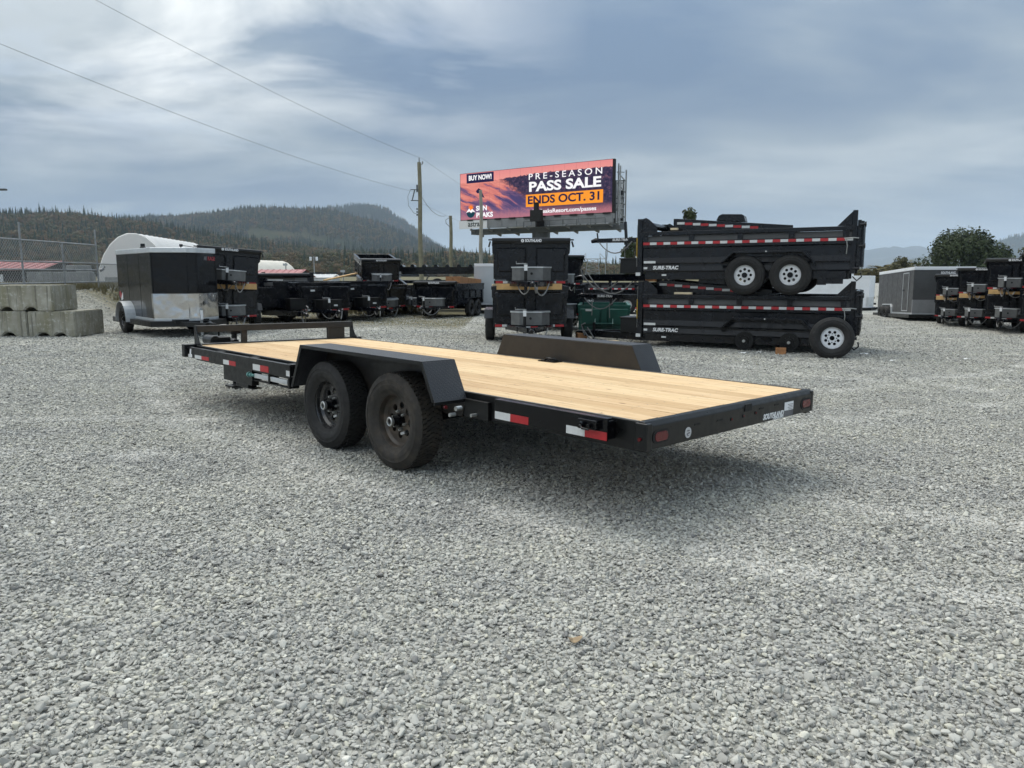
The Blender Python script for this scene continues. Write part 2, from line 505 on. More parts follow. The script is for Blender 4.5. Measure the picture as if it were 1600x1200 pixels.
def mat_screen():
    """the printed picture on the LED face: evening light on a slope, a dark wood to the right"""
    m, nt, b = base_mat('led_screen')
    tc = add(nt, 'ShaderNodeTexCoord')
    sp = add(nt, 'ShaderNodeSeparateXYZ')
    nt.links.new(tc.outputs['UV'], sp.inputs[0])
    u, v = sp.outputs[0], sp.outputs[1]
    cm = add(nt, 'ShaderNodeCombineXYZ')
    nt.links.new(mathn(nt, 'MULTIPLY', u, 3.75), cm.inputs[0])
    nt.links.new(v, cm.inputs[1])
    U = mathn(nt, 'MULTIPLY', u, 3.75)
    bend = mathn(nt, 'MULTIPLY', noise(nt, 0.9, 3, 0.5, cm.outputs[0]), 0.5)
    along = mathn(nt, 'ADD', mathn(nt, 'ADD', v, mathn(nt, 'MULTIPLY', U, 0.36)), bend)
    c2 = add(nt, 'ShaderNodeCombineXYZ')
    nt.links.new(mathn(nt, 'MULTIPLY', U, 0.8), c2.inputs[0])
    nt.links.new(mathn(nt, 'MULTIPLY', along, 4.6), c2.inputs[1])
    st = noise(nt, 1.35, 8, 0.62, c2.outputs[0], None, 0.3)
    slope = ramp_node(nt, mathn(nt, 'SUBTRACT', mathn(nt, 'ADD', st, mathn(nt, 'MULTIPLY', v, 0.22)), mathn(nt, 'MULTIPLY', u, 0.02)),
                      [(0.46, (0.075, 0.06, 0.16)), (0.55, (0.21, 0.11, 0.20)), (0.60, (0.62, 0.19, 0.17)), (0.80, (0.86, 0.34, 0.27))])
    low = ramp_node(nt, mathn(nt, 'ADD', v, mathn(nt, 'MULTIPLY', st, 0.35)), [(0.22, (0.9,) * 3), (0.42, (0, 0, 0))])
    slope = mixc(nt, low, slope, (0.115, 0.095, 0.215))
    sky = ramp_node(nt, v, [(0.78, (0.84, 0.33, 0.29)), (1.0, (0.74, 0.26, 0.26))])
    tn = noise(nt, 14, 6, 0.75, cm.outputs[0])
    band = mathn(nt, 'MULTIPLY', mathn(nt, 'SUBTRACT', u, 0.22), 0.75, clamp=True)
    ridge = mathn(nt, 'ADD', mathn(nt, 'MINIMUM', mathn(nt, 'ADD', mathn(nt, 'MULTIPLY', band, 0.3), 0.80), 0.87), mathn(nt, 'MULTIPLY', mathn(nt, 'SUBTRACT', tn, 0.5), 0.13))
    is_sky = mathn(nt, 'GREATER_THAN', v, ridge)
    wl = mathn(nt, 'ADD', mathn(nt, 'MULTIPLY', mathn(nt, 'SUBTRACT', u, 0.24), 2.6), mathn(nt, 'SUBTRACT', v, 0.84))
    wl = mathn(nt, 'ADD', wl, mathn(nt, 'MULTIPLY', mathn(nt, 'SUBTRACT', tn, 0.5), 0.55))
    wood_f = ramp_node(nt, wl, [(0.05, (0, 0, 0)), (0.18, (1, 1, 1))])
    wood = ramp_node(nt, tn, [(0.35, (0.018, 0.016, 0.045)), (0.55, (0.055, 0.045, 0.09)), (0.70, (0.30, 0.13, 0.16))])
    c = mixc(nt, wood_f, slope, wood)
    rb = ramp_node(nt, mathn(nt, 'ADD', v, mathn(nt, 'MULTIPLY', tn, 0.3)), [(0.20, (0.75,) * 3), (0.36, (0, 0, 0))])
    c = mixc(nt, rb, c, (0.52, 0.20, 0.23))
    c = mixc(nt, is_sky, c, sky)
    gu = mathn(nt, 'GREATER_THAN', mathn(nt, 'ABSOLUTE', mathn(nt, 'SUBTRACT', mathn(nt, 'FRACT', mathn(nt, 'MULTIPLY', u, 14.0)), 0.5)), 0.485)
    gv = mathn(nt, 'GREATER_THAN', mathn(nt, 'ABSOLUTE', mathn(nt, 'SUBTRACT', mathn(nt, 'FRACT', mathn(nt, 'MULTIPLY', v, 4.0)), 0.5)), 0.485)
    c = mixc(nt, mathn(nt, 'MULTIPLY', mathn(nt, 'MAXIMUM', gu, gv), 0.22), c, (0.02, 0.02, 0.03))
    em = add(nt, 'ShaderNodeEmission')
    nt.links.new(c, em.inputs[0])
    em.inputs[1].default_value = 0.86
    nt.links.new(em.outputs[0], nt.nodes['Material Output'].inputs[0])
    return m


def emis(name, col, s=0.86):
    m, nt, b = base_mat(name)
    em = add(nt, 'ShaderNodeEmission')
    em.inputs[0].default_value = (*col, 1)
    em.inputs[1].default_value = s
    nt.links.new(em.outputs[0], nt.nodes['Material Output'].inputs[0])
    return m


M_TREAD = mat_tread()
M_PLANK = mat_plank()
M_BLOCK = mat_concrete('mossy_concrete', (0.24, 0.23, 0.185), (0.42, 0.40, 0.34), (0.22, 0.205, 0.125))
M_CONC = mat_concrete('grey_concrete', (0.23, 0.24, 0.24), (0.31, 0.32, 0.32), (0.26, 0.265, 0.26))
M_GROUND = mat_ground()
M_STONE = mat_stone()
M_SCREEN = mat_screen()

# ------------------------------------------------------------------ mesh helpers


class MB:
    def __init__(self):
        self.v, self.f, self.mi, self.uv = [], [], [], None
        self.m = 0

    def _add(self, vs, fs):
        o = len(self.v)
        self.v.extend([tuple(p) for p in vs])
        for f in fs:
            self.f.append(tuple(i + o for i in f))
            self.mi.append(self.m)
        return self

    def box(self, c, s, rot=None):
        x, y, z = (a / 2 for a in s)
        pts = [Vector(p) for p in ((-x, -y, -z), (x, -y, -z), (x, y, -z), (-x, y, -z), (-x, -y, z), (x, -y, z), (x, y, z), (-x, y, z))]
        if rot is not None:
            mat = rot if isinstance(rot, Matrix) else Euler(rot).to_matrix()
            pts = [mat @ p for p in pts]
        C = Vector(c)
        return self._add([p + C for p in pts], [(3, 2, 1, 0), (4, 5, 6, 7), (0, 1, 5, 4), (1, 2, 6, 5), (2, 3, 7, 6), (3, 0, 4, 7)])

    def span(self, a, b):
        """box from its two opposite corners"""
        return self.box([(p + q) / 2 for p, q in zip(a, b)], [abs(q - p) for p, q in zip(a, b)])

    def bar(self, p0, p1, w, h, up=(0, 0, 1)):
        p0, p1 = Vector(p0), Vector(p1)
        d = p1 - p0
        x = d.normalized()
        y = Vector(up).cross(x)
        if y.length < 1e-4:
            y = Vector((0, 1, 0)).cross(x)
        y.normalize()
        z = x.cross(y)
        mat = Matrix((x, y, z)).transposed()
        return self.box((p0 + p1) / 2, (d.length, w, h), mat)

    def tube(self, pts, r, n=8, caps=True):
        pts = [Vector(p) for p in pts]
        rings = []
        ref = None
        for i, p in enumerate(pts):
            d = (pts[min(i + 1, len(pts) - 1)] - pts[max(i - 1, 0)]).normalized()
            if ref is None:
                ref = d.orthogonal().normalized()
            a = (ref - d * ref.dot(d)).normalized()
            ref = a
            b = d.cross(a)
            rr = r[i] if isinstance(r, (list, tuple)) else r
            rings.append([p + (a * math.cos(2 * math.pi * k / n) + b * math.sin(2 * math.pi * k / n)) * rr for k in range(n)])
        vs = [q for ring in rings for q in ring]
        fs = []
        for i in range(len(pts) - 1):
            for k in range(n):
                a, b = i * n + k, i * n + (k + 1) % n
                fs.append((a, b, b + n, a + n))
        if caps:
            fs.append(tuple(reversed(range(n))))
            fs.append(tuple(range((len(pts) - 1) * n, len(pts) * n)))
        return self._add(vs, fs)

    def cyl(self, p0, p1, r, n=16):
        return self.tube([p0, p1], r, n)

    def prism(self, poly, axis, a0, a1):
        """polygon given in the other two axes (in xyz order), extruded along axis"""
        def pt(p, a):
            return {'x': (a, p[0], p[1]), 'y': (p[0], a, p[1]), 'z': (p[0], p[1], a)}[axis]
        n = len(poly)
        vs = [pt(p, a0) for p in poly] + [pt(p, a1) for p in poly]
        fs = [tuple(range(n)), tuple(reversed(range(n, 2 * n)))]
        for i in range(n):
            j = (i + 1) % n
            fs.append((i, i + n, j + n, j))
        return self._add(vs, fs)

    def lathe(self, prof, n=48, c=(0, 0, 0), closed=False):
        """profile of (radius, y) turned about the y axis"""
        vs = []
        for k in range(n):
            a = 2 * math.pi * k / n
            for r, y in prof:
                vs.append((c[0] + r * math.cos(a), c[1] + y, c[2] + r * math.sin(a)))
        m = len(prof)
        fs = []
        for k in range(n):
            k2 = (k + 1) % n
            for i in range(m if closed else m - 1):
                j = (i + 1) % m
                fs.append((k * m + i, k2 * m + i, k2 * m + j, k * m + j))
        return self._add(vs, fs)

    def quad(self, *p):
        return self._add(p, [tuple(range(len(p)))])

    def strip(self, pts, a0, a1, thick, axis='y'):
        """bent plate following (x,z) points, between y=a0 and y=a1"""
        n = len(pts)
        nor = []
        for i in range(n):
            p0, p1 = Vector(pts[max(i - 1, 0)]), Vector(pts[min(i + 1, n - 1)])
            d = (p1 - p0).normalized()
            nor.append(Vector((d.y, -d.x)))
        inner = [(p[0] - q.x * thick, p[1] - q.y * thick) for p, q in zip(pts, nor)]
        for i in range(n - 1):
            self.prism([pts[i], pts[i + 1], inner[i + 1], inner[i]], axis, a0, a1)
        return self

    def mesh(self, name, mats, smooth=None, fix=True):
        me = bpy.data.meshes.new(name)
        me.from_pydata(self.v, [], self.f)
        for m in (mats if isinstance(mats, (list, tuple)) else [mats]):
            me.materials.append(m)
        me.polygons.foreach_set('material_index', self.mi)
        if fix:
            bm = bmesh.new()
            bm.from_mesh(me)
            bmesh.ops.recalc_face_normals(bm, faces=bm.faces)
            bm.to_mesh(me)
            bm.free()
        me.update()
        if smooth:
            me.polygons.foreach_set('use_smooth', [True] * len(me.polygons))
            me.set_sharp_from_angle(angle=smooth)
        return me


def link(name, me, parent=None, M=None, bevel=0.0):
    o = bpy.data.objects.new(name, me)
    COL.objects.link(o)
    if parent is not None:
        o.parent = parent
    if M is not None:
        o.matrix_local = M
    if bevel:
        b = o.modifiers.new('edge', 'BEVEL')
        b.width = bevel
        b.segments = 2
        b.limit_method = 'ANGLE'
        b.angle_limit = R(40)
    return o


def part(name, mb, mats, parent, smooth=None, bevel=0.0, M=None, label=None):
    o = link(name, mb.mesh(name, mats, smooth), parent, M, bevel)
    if label:
        o['label'] = label
    return o


def tag(o, label, cat, group=None, kind=None):
    if label:
        o['label'] = label
    if cat:
        o['category'] = cat
    if group:
        o['group'] = group
    if kind:
        o['kind'] = kind
    return o


def thing(name, label, cat, loc=(0, 0, 0), rot=(0, 0, 0), group=None, scale=1.0):
    o = bpy.data.objects.new(name, None)
    COL.objects.link(o)
    o.location = loc
    o.rotation_euler = rot
    o.scale = (scale,) * 3
    o.empty_display_size = 0.2
    return tag(o, label, cat, group)


def sub_empty(name, parent, loc=(0, 0, 0)):
    o = bpy.data.objects.new(name, None)
    COL.objects.link(o)
    o.parent = parent
    o.location = loc
    return o


def copy_tree(o, parent=None):
    c = o.copy()
    COL.objects.link(c)
    if parent is not None:
        c.parent = parent
        c.matrix_parent_inverse = o.matrix_parent_inverse.copy()
    for ch in list(o.children):
        copy_tree(ch, c)
    return c


def single(name, mb, mats, label, cat, group=None, smooth=None, loc=(0, 0, 0), rot=(0, 0, 0), bevel=0.0, kind=None):
    o = link(name, mb.mesh(name, mats, smooth), None, None, bevel)
    o.location = loc
    o.rotation_euler = rot
    return tag(o, label, cat, group, kind)


def curve_mesh(name, cu, mats):
    o = bpy.data.objects.new('tmp_curve', cu)
    COL.objects.link(o)
    dg = bpy.context.evaluated_depsgraph_get()
    dg.update()
    me = bpy.data.meshes.new_from_object(o.evaluated_get(dg))
    me.name = name
    me.materials.clear()
    for m in (mats if isinstance(mats, (list, tuple)) else [mats]):
        me.materials.append(m)
    me.polygons.foreach_set('material_index', [0] * len(me.polygons))
    bpy.data.objects.remove(o)
    return me


TEXTS = {}


def text_mesh(body, size, mat, shear=0.0, bold=0.0, align='CENTER', spacing=1.0, width=None, depth=0.001):
    """flat lettering standing in the local xy plane"""
    key = (body, size, mat.name, shear, bold, align, spacing, width)
    if key in TEXTS:
        return TEXTS[key]
    cu = bpy.data.curves.new('lettering', 'FONT')
    cu.body = body
    cu.size = size
    cu.shear = shear
    cu.offset = bold
    cu.align_x = align
    cu.align_y = 'CENTER'
    cu.space_character = spacing
    cu.extrude = depth
    cu.resolution_u = 4
    me = curve_mesh('lettering', cu, mat)
    if width:
        xs = [v.co.x for v in me.vertices]
        w = max(xs) - min(xs)
        k = width / w
        for v in me.vertices:
            v.co.x *= k
    TEXTS[key] = me
    return me


def holed_plate(outer_r, holes, thick, mat, center_hole=0.0, n=40):
    """round plate in the local xy plane with round holes [(x, y, r), ...]"""
    cu = bpy.data.curves.new('plate', 'CURVE')
    cu.dimensions = '2D'
    cu.fill_mode = 'BOTH'
    cu.extrude = thick / 2

    def ring(cx, cy, r, k):
        s = cu.splines.new('POLY')
        s.points.add(k - 1)
        for i in range(k):
            a = 2 * math.pi * i / k
            s.points[i].co = (cx + r * math.cos(a), cy + r * math.sin(a), 0, 1)
        s.use_cyclic_u = True
    ring(0, 0, outer_r, n)
    if center_hole:
        ring(0, 0, center_hole, 24)
    for x, y, r in holes:
        ring(x, y, r, 14)
    return curve_mesh('plate', cu, mat)


def frame_mat(loc, xa, ya):
    """local matrix: x axis xa, y axis ya (lettering stands in xy)"""
    x, y = Vector(xa).normalized(), Vector(ya).normalized()
    z = x.cross(y)
    m = Matrix((x, y, z)).transposed().to_4x4()
    m.translation = Vector(loc)
    return m


def put_text(parent, body, loc, xa, ya, size, mat, name='lettering', **kw):
    return link(name, text_mesh(body, size, mat, **kw), parent, frame_mat(loc, xa, ya))


# ------------------------------------------------------------------ ground
def sstep(a, b, x):
    t = np.clip((np.asarray(x, float) - a) / (b - a), 0, 1)
    return t * t * (3 - 2 * t)


def zbase(x, y):
    x = np.asarray(x, float)
    y = np.asarray(y, float)
    z = -0.010 * np.clip((x + 1) * .716 + (y - 5.8) * .698, -8, 42)
    berm = sstep(-10.6, -13.2, x + 0.25 * (y - 22)) * sstep(20.2, 23.0, y) * sstep(75, 55, y)
    return z + 1.0 * berm


def ground_z(x, y):
    x = np.asarray(x, float)
    y = np.asarray(y, float)
    und = 0.012 * np.sin(1.7 * x + 0.6 * y) * np.sin(1.1 * y - 0.4 * x + 1.0) + 0.008 * np.sin(4.3 * x + 1.3 * np.sin(2 * y)) * np.sin(3.1 * y + x)
    return zbase(x, y) + und - 0.012


def GZ(x, y):
    return float(ground_z(x, y))


def build_ground():
    def axis(near, far, n):
        a = [near * i / n for i in range(n + 1)]
        s = a[-1] - a[-2]
        while a[-1] < far:
            s *= 1.17
            a.append(a[-1] + s)
        return np.array(a)
    xa = axis(26, 14000, 170)
    xs = np.concatenate([-xa[::-1][:-1], xa])
    ya = axis(42, 14000, 260)
    yb = axis(8, 14000, 30)
    ys = np.concatenate([-yb[::-1][:-1], ya])
    X, Y = np.meshgrid(xs, ys)
    Zz = ground_z(X, Y)
    vs = np.c_[X.ravel(), Y.ravel(), Zz.ravel()]
    nx, ny = len(xs), len(ys)
    i = np.arange(nx - 1)
    j = np.arange(ny - 1)
    I, J = np.meshgrid(i, j)
    a = (J * nx + I).ravel()
    fs = np.c_[a, a + 1, a + nx + 1, a + nx]
    me = bpy.data.meshes.new('ground')
    me.from_pydata(vs.tolist(), [], fs.tolist())
    me.materials.append(M_GROUND)
    me.polygons.foreach_set('use_smooth', [True] * len(me.polygons))
    o = link('ground', me)
    tag(o, 'grey gravel yard giving way to rough grass and fields', None, kind='structure')


build_ground()


def scatter(name, pts, rots, scls, idx, protos, label, kind='stuff'):
    """one stuff object: prototypes instanced on a cloud of points"""
    me = bpy.data.meshes.new(name)
    me.vertices.add(len(pts))
    me.vertices.foreach_set('co', np.asarray(pts, np.float32).ravel())
    for nm, typ, arr in (('rot', 'FLOAT_VECTOR', rots), ('scl', 'FLOAT_VECTOR', scls)):
        at = me.attributes.new(nm, typ, 'POINT')
        at.data.foreach_set('vector', np.asarray(arr, np.float32).ravel())
    at = me.attributes.new('idx', 'INT', 'POINT')
    at.data.foreach_set('value', np.asarray(idx, np.int32))
    pc = bpy.data.collections.new(name + '_kinds')
    for i, p in enumerate(protos):
        ob = bpy.data.objects.new(f'{name}_kind_{i:02d}', p)
        pc.objects.link(ob)
    o = link(name, me)
    ng = bpy.data.node_groups.new(name + '_scatter', 'GeometryNodeTree')
    ng.interface.new_socket(name='Geometry', in_out='INPUT', socket_type='NodeSocketGeometry')
    ng.interface.new_socket(name='Geometry', in_out='OUTPUT', socket_type='NodeSocketGeometry')
    N, L = ng.nodes.new, ng.links.new
    gi, go = N('NodeGroupInput'), N('NodeGroupOutput')
    ci = N('GeometryNodeCollectionInfo')
    ci.inputs['Collection'].default_value = pc
    ci.inputs['Separate Children'].default_value = True
    ci.inputs['Reset Children'].default_value = True
    iop = N('GeometryNodeInstanceOnPoints')
    iop.inputs['Pick Instance'].default_value = True

    def attr(nm, typ):
        a = N('GeometryNodeInputNamedAttribute')
        a.data_type = typ
        a.inputs['Name'].default_value = nm
        return [s for s in a.outputs if s.enabled and s.name == 'Attribute'][0]
    e2r = N('FunctionNodeEulerToRotation')
    L(attr('rot', 'FLOAT_VECTOR'), e2r.inputs[0])
    L(gi.outputs[0], iop.inputs['Points'])
    L(ci.outputs[0], iop.inputs['Instance'])
    L(attr('idx', 'INT'), iop.inputs['Instance Index'])
    L(e2r.outputs[0], iop.inputs['Rotation'])
    L(attr('scl', 'FLOAT_VECTOR'), iop.inputs['Scale'])
    L(iop.outputs[0], go.inputs[0])
    md = o.modifiers.new('scatter', 'NODES')
    md.node_group = ng
    return tag(o, label, None, kind=kind)


def stone_meshes():
    out = []
    for i in range(10):
        bm = bmesh.new()
        for k in range(15):
            d = Vector((rnd.gauss(0, 1), rnd.gauss(0, 1), rnd.gauss(0, 1))).normalized()
            d = Vector((math.copysign(abs(d.x) ** .8, d.x), math.copysign(abs(d.y) ** .8, d.y), math.copysign(abs(d.z) ** .8, d.z)))
            bm.verts.new(d * rnd.uniform(0.85, 1.1))
        r = bmesh.ops.convex_hull(bm, input=bm.verts)
        bmesh.ops.delete(bm, geom=list({g for g in r['geom_interior'] + r['geom_unused'] if isinstance(g, bmesh.types.BMVert)}), context='VERTS')
        bmesh.ops.bevel(bm, geom=bm.edges[:], offset=0.10, segments=1, affect='EDGES')
        me = bpy.data.meshes.new('stone')
        bm.to_mesh(me)
        bm.free()
        me.materials.append(M_STONE)
        me.polygons.foreach_set('use_smooth', [True] * len(me.polygons))
        me.set_sharp_from_angle(angle=0.6)
        out.append(me)
    return out


def build_gravel():
    P = []
    bands = [(1.1, 3.2, 4900), (3.2, 5.0, 4300), (5.0, 7.5, 3000), (7.5, 10.5, 1700), (10.5, 15.0, 760), (15.0, 21.0, 280), (21.0, 31.0, 110)]
    for y0, y1, dens in bands:
        w = 0.74 * y1 + 5.0
        n = int(dens * (y1 - y0) * 2 * w)
        x = rng.uniform(-w, w, n)
        y = rng.uniform(y0, y1, n)
        k = (np.abs(x) < 0.74 * y + 1.3) | ((np.abs(x) < 0.74 * y + 5.0) & (rng.uniform(0, 1, n) < .6))
        P.append(np.c_[x[k], y[k]])
    P = np.concatenate(P)
    n = len(P)
    s = np.exp(rng.normal(math.log(0.0085), 0.32, n))
    s = np.clip(s, 0.0042, 0.019) * (1 + 0.55 * sstep(6, 20, P[:, 1]))
    sc = np.c_[s * rng.uniform(0.9, 1.5, n), s * rng.uniform(0.75, 1.1, n), s * rng.uniform(0.5, 0.85, n)]
    z = ground_z(P[:, 0], P[:, 1]) + s * rng.uniform(0.0, 0.75, n)
    rot = np.c_[rng.normal(0, 0.35, n), rng.normal(0, 0.35, n), rng.uniform(0, 6.28, n)]
    o = scatter('gravel', np.c_[P, z], rot, sc, rng.integers(0, 10, n), stone_meshes(), 'loose crushed grey stone covering the yard')


build_gravel()

# ------------------------------------------------------------------ hills, forest, mountains
# skylines as (x on the photograph's width, y) turned once into directions: ridge(distance) gives heights in metres


def ridge_from(pts, dist, x):
    """height of a skyline above the camera level at lateral position x (metres) and given distance"""
    xs = np.array([(p[0] - 800) / 1178 * dist for p in pts])
    hs = np.array([dist * math.tan(math.atan((600 - p[1]) / 1178) - 0.1447) for p in pts]) + 1.464
    return np.interp(x, xs, hs)


def fbm(x, y, s, seed):
    return mnoise.fractal(Vector((x / s + seed, y / s, seed * 1.7)), 0.9, 2.0, 4)


HILLS = {}


def hill(name, label, pts, y_foot, y_top, y_back, nx, ny, mat, rough, seed, x0, x1, drop=0):
    xs = np.linspace(x0, x1, nx)
    ys = np.concatenate([np.linspace(y_foot, y_top, ny), np.linspace(y_top, y_back, ny // 2)[1:]])
    top = ridge_from([(p[0], p[1] + drop) for p in pts], y_top, xs)
    vs = []
    for y in ys:
        if y <= y_top:
            t = (y - y_foot) / (y_top - y_foot)
            prof = t ** 1.15
        else:
            t = (y - y_top) / (y_back - y_top)
            prof = 1 - 0.55 * t ** 1.2
        for x, h in zip(xs, top):
            k = min(1.0, 4 * abs(1 - prof) + 0.06) if y <= y_top else 1.0
            z = -1.0 + (h + 1.0) * prof + rough * k * fbm(x, y, (y_top - y_foot) * 0.35, seed) * min(1, (h + 1) / 25 + 0.05)
            vs.append((x, y, z))
    fs = []
    for j in range(len(ys) - 1):
        for i in range(nx - 1):
            a = j * nx + i
            fs.append((a, a + 1, a + nx + 1, a + nx))
    me = bpy.data.meshes.new(name)
    me.from_pydata(vs, [], fs)
    me.materials.append(mat)
    me.polygons.foreach_set('use_smooth', [True] * len(me.polygons))
    o = link(name, me)
    tag(o, label, None, kind='structure')
    HILLS[name] = (xs, ys, np.array(vs)[:, 2].reshape(len(ys), nx))
    return o


def hill_z(name, x, y):
    xs, ys, Zz = HILLS[name]
    i = np.clip(np.searchsorted(xs, x) - 1, 0, len(xs) - 2)
    j = np.clip(np.searchsorted(ys, y) - 1, 0, len(ys) - 2)
    tx = (x - xs[i]) / (xs[i + 1] - xs[i])
    ty = (y - ys[j]) / (ys[j + 1] - ys[j])
    return (Zz[j, i] * (1 - tx) + Zz[j, i + 1] * tx) * (1 - ty) + (Zz[j + 1, i] * (1 - tx) + Zz[j + 1, i + 1] * tx) * ty


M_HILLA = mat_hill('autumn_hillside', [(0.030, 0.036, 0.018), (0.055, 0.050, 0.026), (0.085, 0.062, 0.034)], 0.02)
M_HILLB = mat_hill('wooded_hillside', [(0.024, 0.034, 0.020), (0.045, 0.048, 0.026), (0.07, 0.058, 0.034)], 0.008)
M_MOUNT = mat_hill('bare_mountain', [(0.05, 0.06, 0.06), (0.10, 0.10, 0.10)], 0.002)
SKY_A = [(-900, 300), (-300, 318), (0, 332), (60, 331), (120, 331), (180, 337), (250, 345), (300, 356), (360, 366), (430, 376), (500, 384), (560, 392), (620, 400), (690, 402), (760, 403), (830, 408), (900, 417), (1000, 428)]
SKY_B = [(-400, 352), (150, 352), (200, 347), (250, 341), (300, 337), (350, 333), (375, 330), (400, 327), (440, 325), (480, 325), (510, 327), (540, 333), (580, 345), (620, 360), (660, 378), (720, 398), (800, 420), (900, 430)]
SKY_C = [(300, 350), (420, 335), (480, 328), (520, 324), (560, 322), (588, 324), (606, 330), (622, 339), (640, 350), (660, 366), (680, 381), (700, 394), (730, 410), (780, 424), (840, 432)]
hill('forested_hill', 'near hillside of autumn trees and conifers behind the yard', SKY_A, 560, 1150, 1900, 150, 40, M_HILLA, 12, 3.3, -1700, 240, 12)
hill('wooded_ridge', 'hazy wooded ridge beyond the near hillside', SKY_B, 1500, 2500, 3300, 130, 34, M_HILLB, 30, 8.1, -2700, 250, 5)
hill('blue_mountain', 'blue hazy mountain with a long steep right flank', SKY_C, 2900, 4000, 5200, 110, 30, M_HILLB, 50, 5.7, -1750, 150, 4)
hill('right_mountain', 'pale blue mountain flank at the right edge of the view', [(1490, 426), (1520, 402), (1545, 384), (1565, 373), (1590, 367), (1640, 362), (1720, 372), (1850, 400), (1950, 425)],
     3600, 4600, 5600, 60, 24, M_HILLB, 60, 2.7, 2650, 4500)
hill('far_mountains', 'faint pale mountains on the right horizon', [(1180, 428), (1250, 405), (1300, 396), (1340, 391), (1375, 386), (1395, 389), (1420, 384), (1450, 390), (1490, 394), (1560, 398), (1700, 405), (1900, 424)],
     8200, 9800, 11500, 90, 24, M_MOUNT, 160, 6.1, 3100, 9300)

CON = [(0.013, 0.025, 0.013), (0.022, 0.040, 0.019), (0.038, 0.060, 0.027)]
M_CONIFER = mat_foliage('conifer_needles', CON)
M_DECID = mat_foliage('autumn_leaves', [(0.042, 0.060, 0.020), (0.082, 0.080, 0.028), (0.122, 0.086, 0.034), (0.175, 0.098, 0.042)])
M_LEAF = mat_foliage('green_leaves', [(0.028, 0.040, 0.016), (0.045, 0.060, 0.024), (0.075, 0.080, 0.035), (0.10, 0.085, 0.04)])


def conifer_mesh(seed, tiers=17, spokes=7):
    r = random.Random(seed)
    mb = MB()
    for t in range(tiers):
        f = t / tiers
        zt = 0.14 + 0.86 * f
        rad = 0.17 * (1 - f) ** 0.8 + 0.012
        for k in range(spokes):
            a = 2 * math.pi * (k + 0.5 * (t % 2)) / spokes + r.uniform(-.25, .25)
            rr = rad * r.uniform(0.65, 1.15)
            w = 0.42
            tip = (rr * math.cos(a), rr * math.sin(a), zt - 0.055 * (1 - f) - r.uniform(0, .02))
            c1 = (rr * .55 * math.cos(a - w), rr * .55 * math.sin(a - w), zt - 0.01)
            c2 = (rr * .55 * math.cos(a + w), rr * .55 * math.sin(a + w), zt - 0.01)
            mb.quad((0, 0, zt + 0.055), c1, tip, c2)
    return mb


def leafball_mesh(seed, n=330, h=1.0, w=0.42, leaf=0.055):
    r = random.Random(seed)
    mb = MB()
    lobes = [(r.uniform(-.2, .2), r.uniform(-.2, .2), r.uniform(.45, .8), r.uniform(.16, .28)) for _ in range(6)] + [(0, 0, .55, .3)]
    for _ in range(n):
        lx, ly, lz, lr = r.choice(lobes)
        d = Vector((r.gauss(0, 1), r.gauss(0, 1), r.gauss(0, 1))).normalized() * lr * r.uniform(.6, 1.05)
        p = Vector((lx + d.x, ly + d.y, lz + d.z))
        nrm = (d.normalized() + Vector((r.uniform(-.6, .6), r.uniform(-.6, .6), r.uniform(-.2, .8)))).normalized()
        a = nrm.orthogonal().normalized()
        a.rotate(Matrix.Rotation(r.uniform(0, 6.28), 3, nrm))
        b = nrm.cross(a)
        s = leaf * r.uniform(.6, 1.3)
        mb.quad(p - a * s, p - b * s * .7, p + a * s, p + b * s * .7)
    return mb


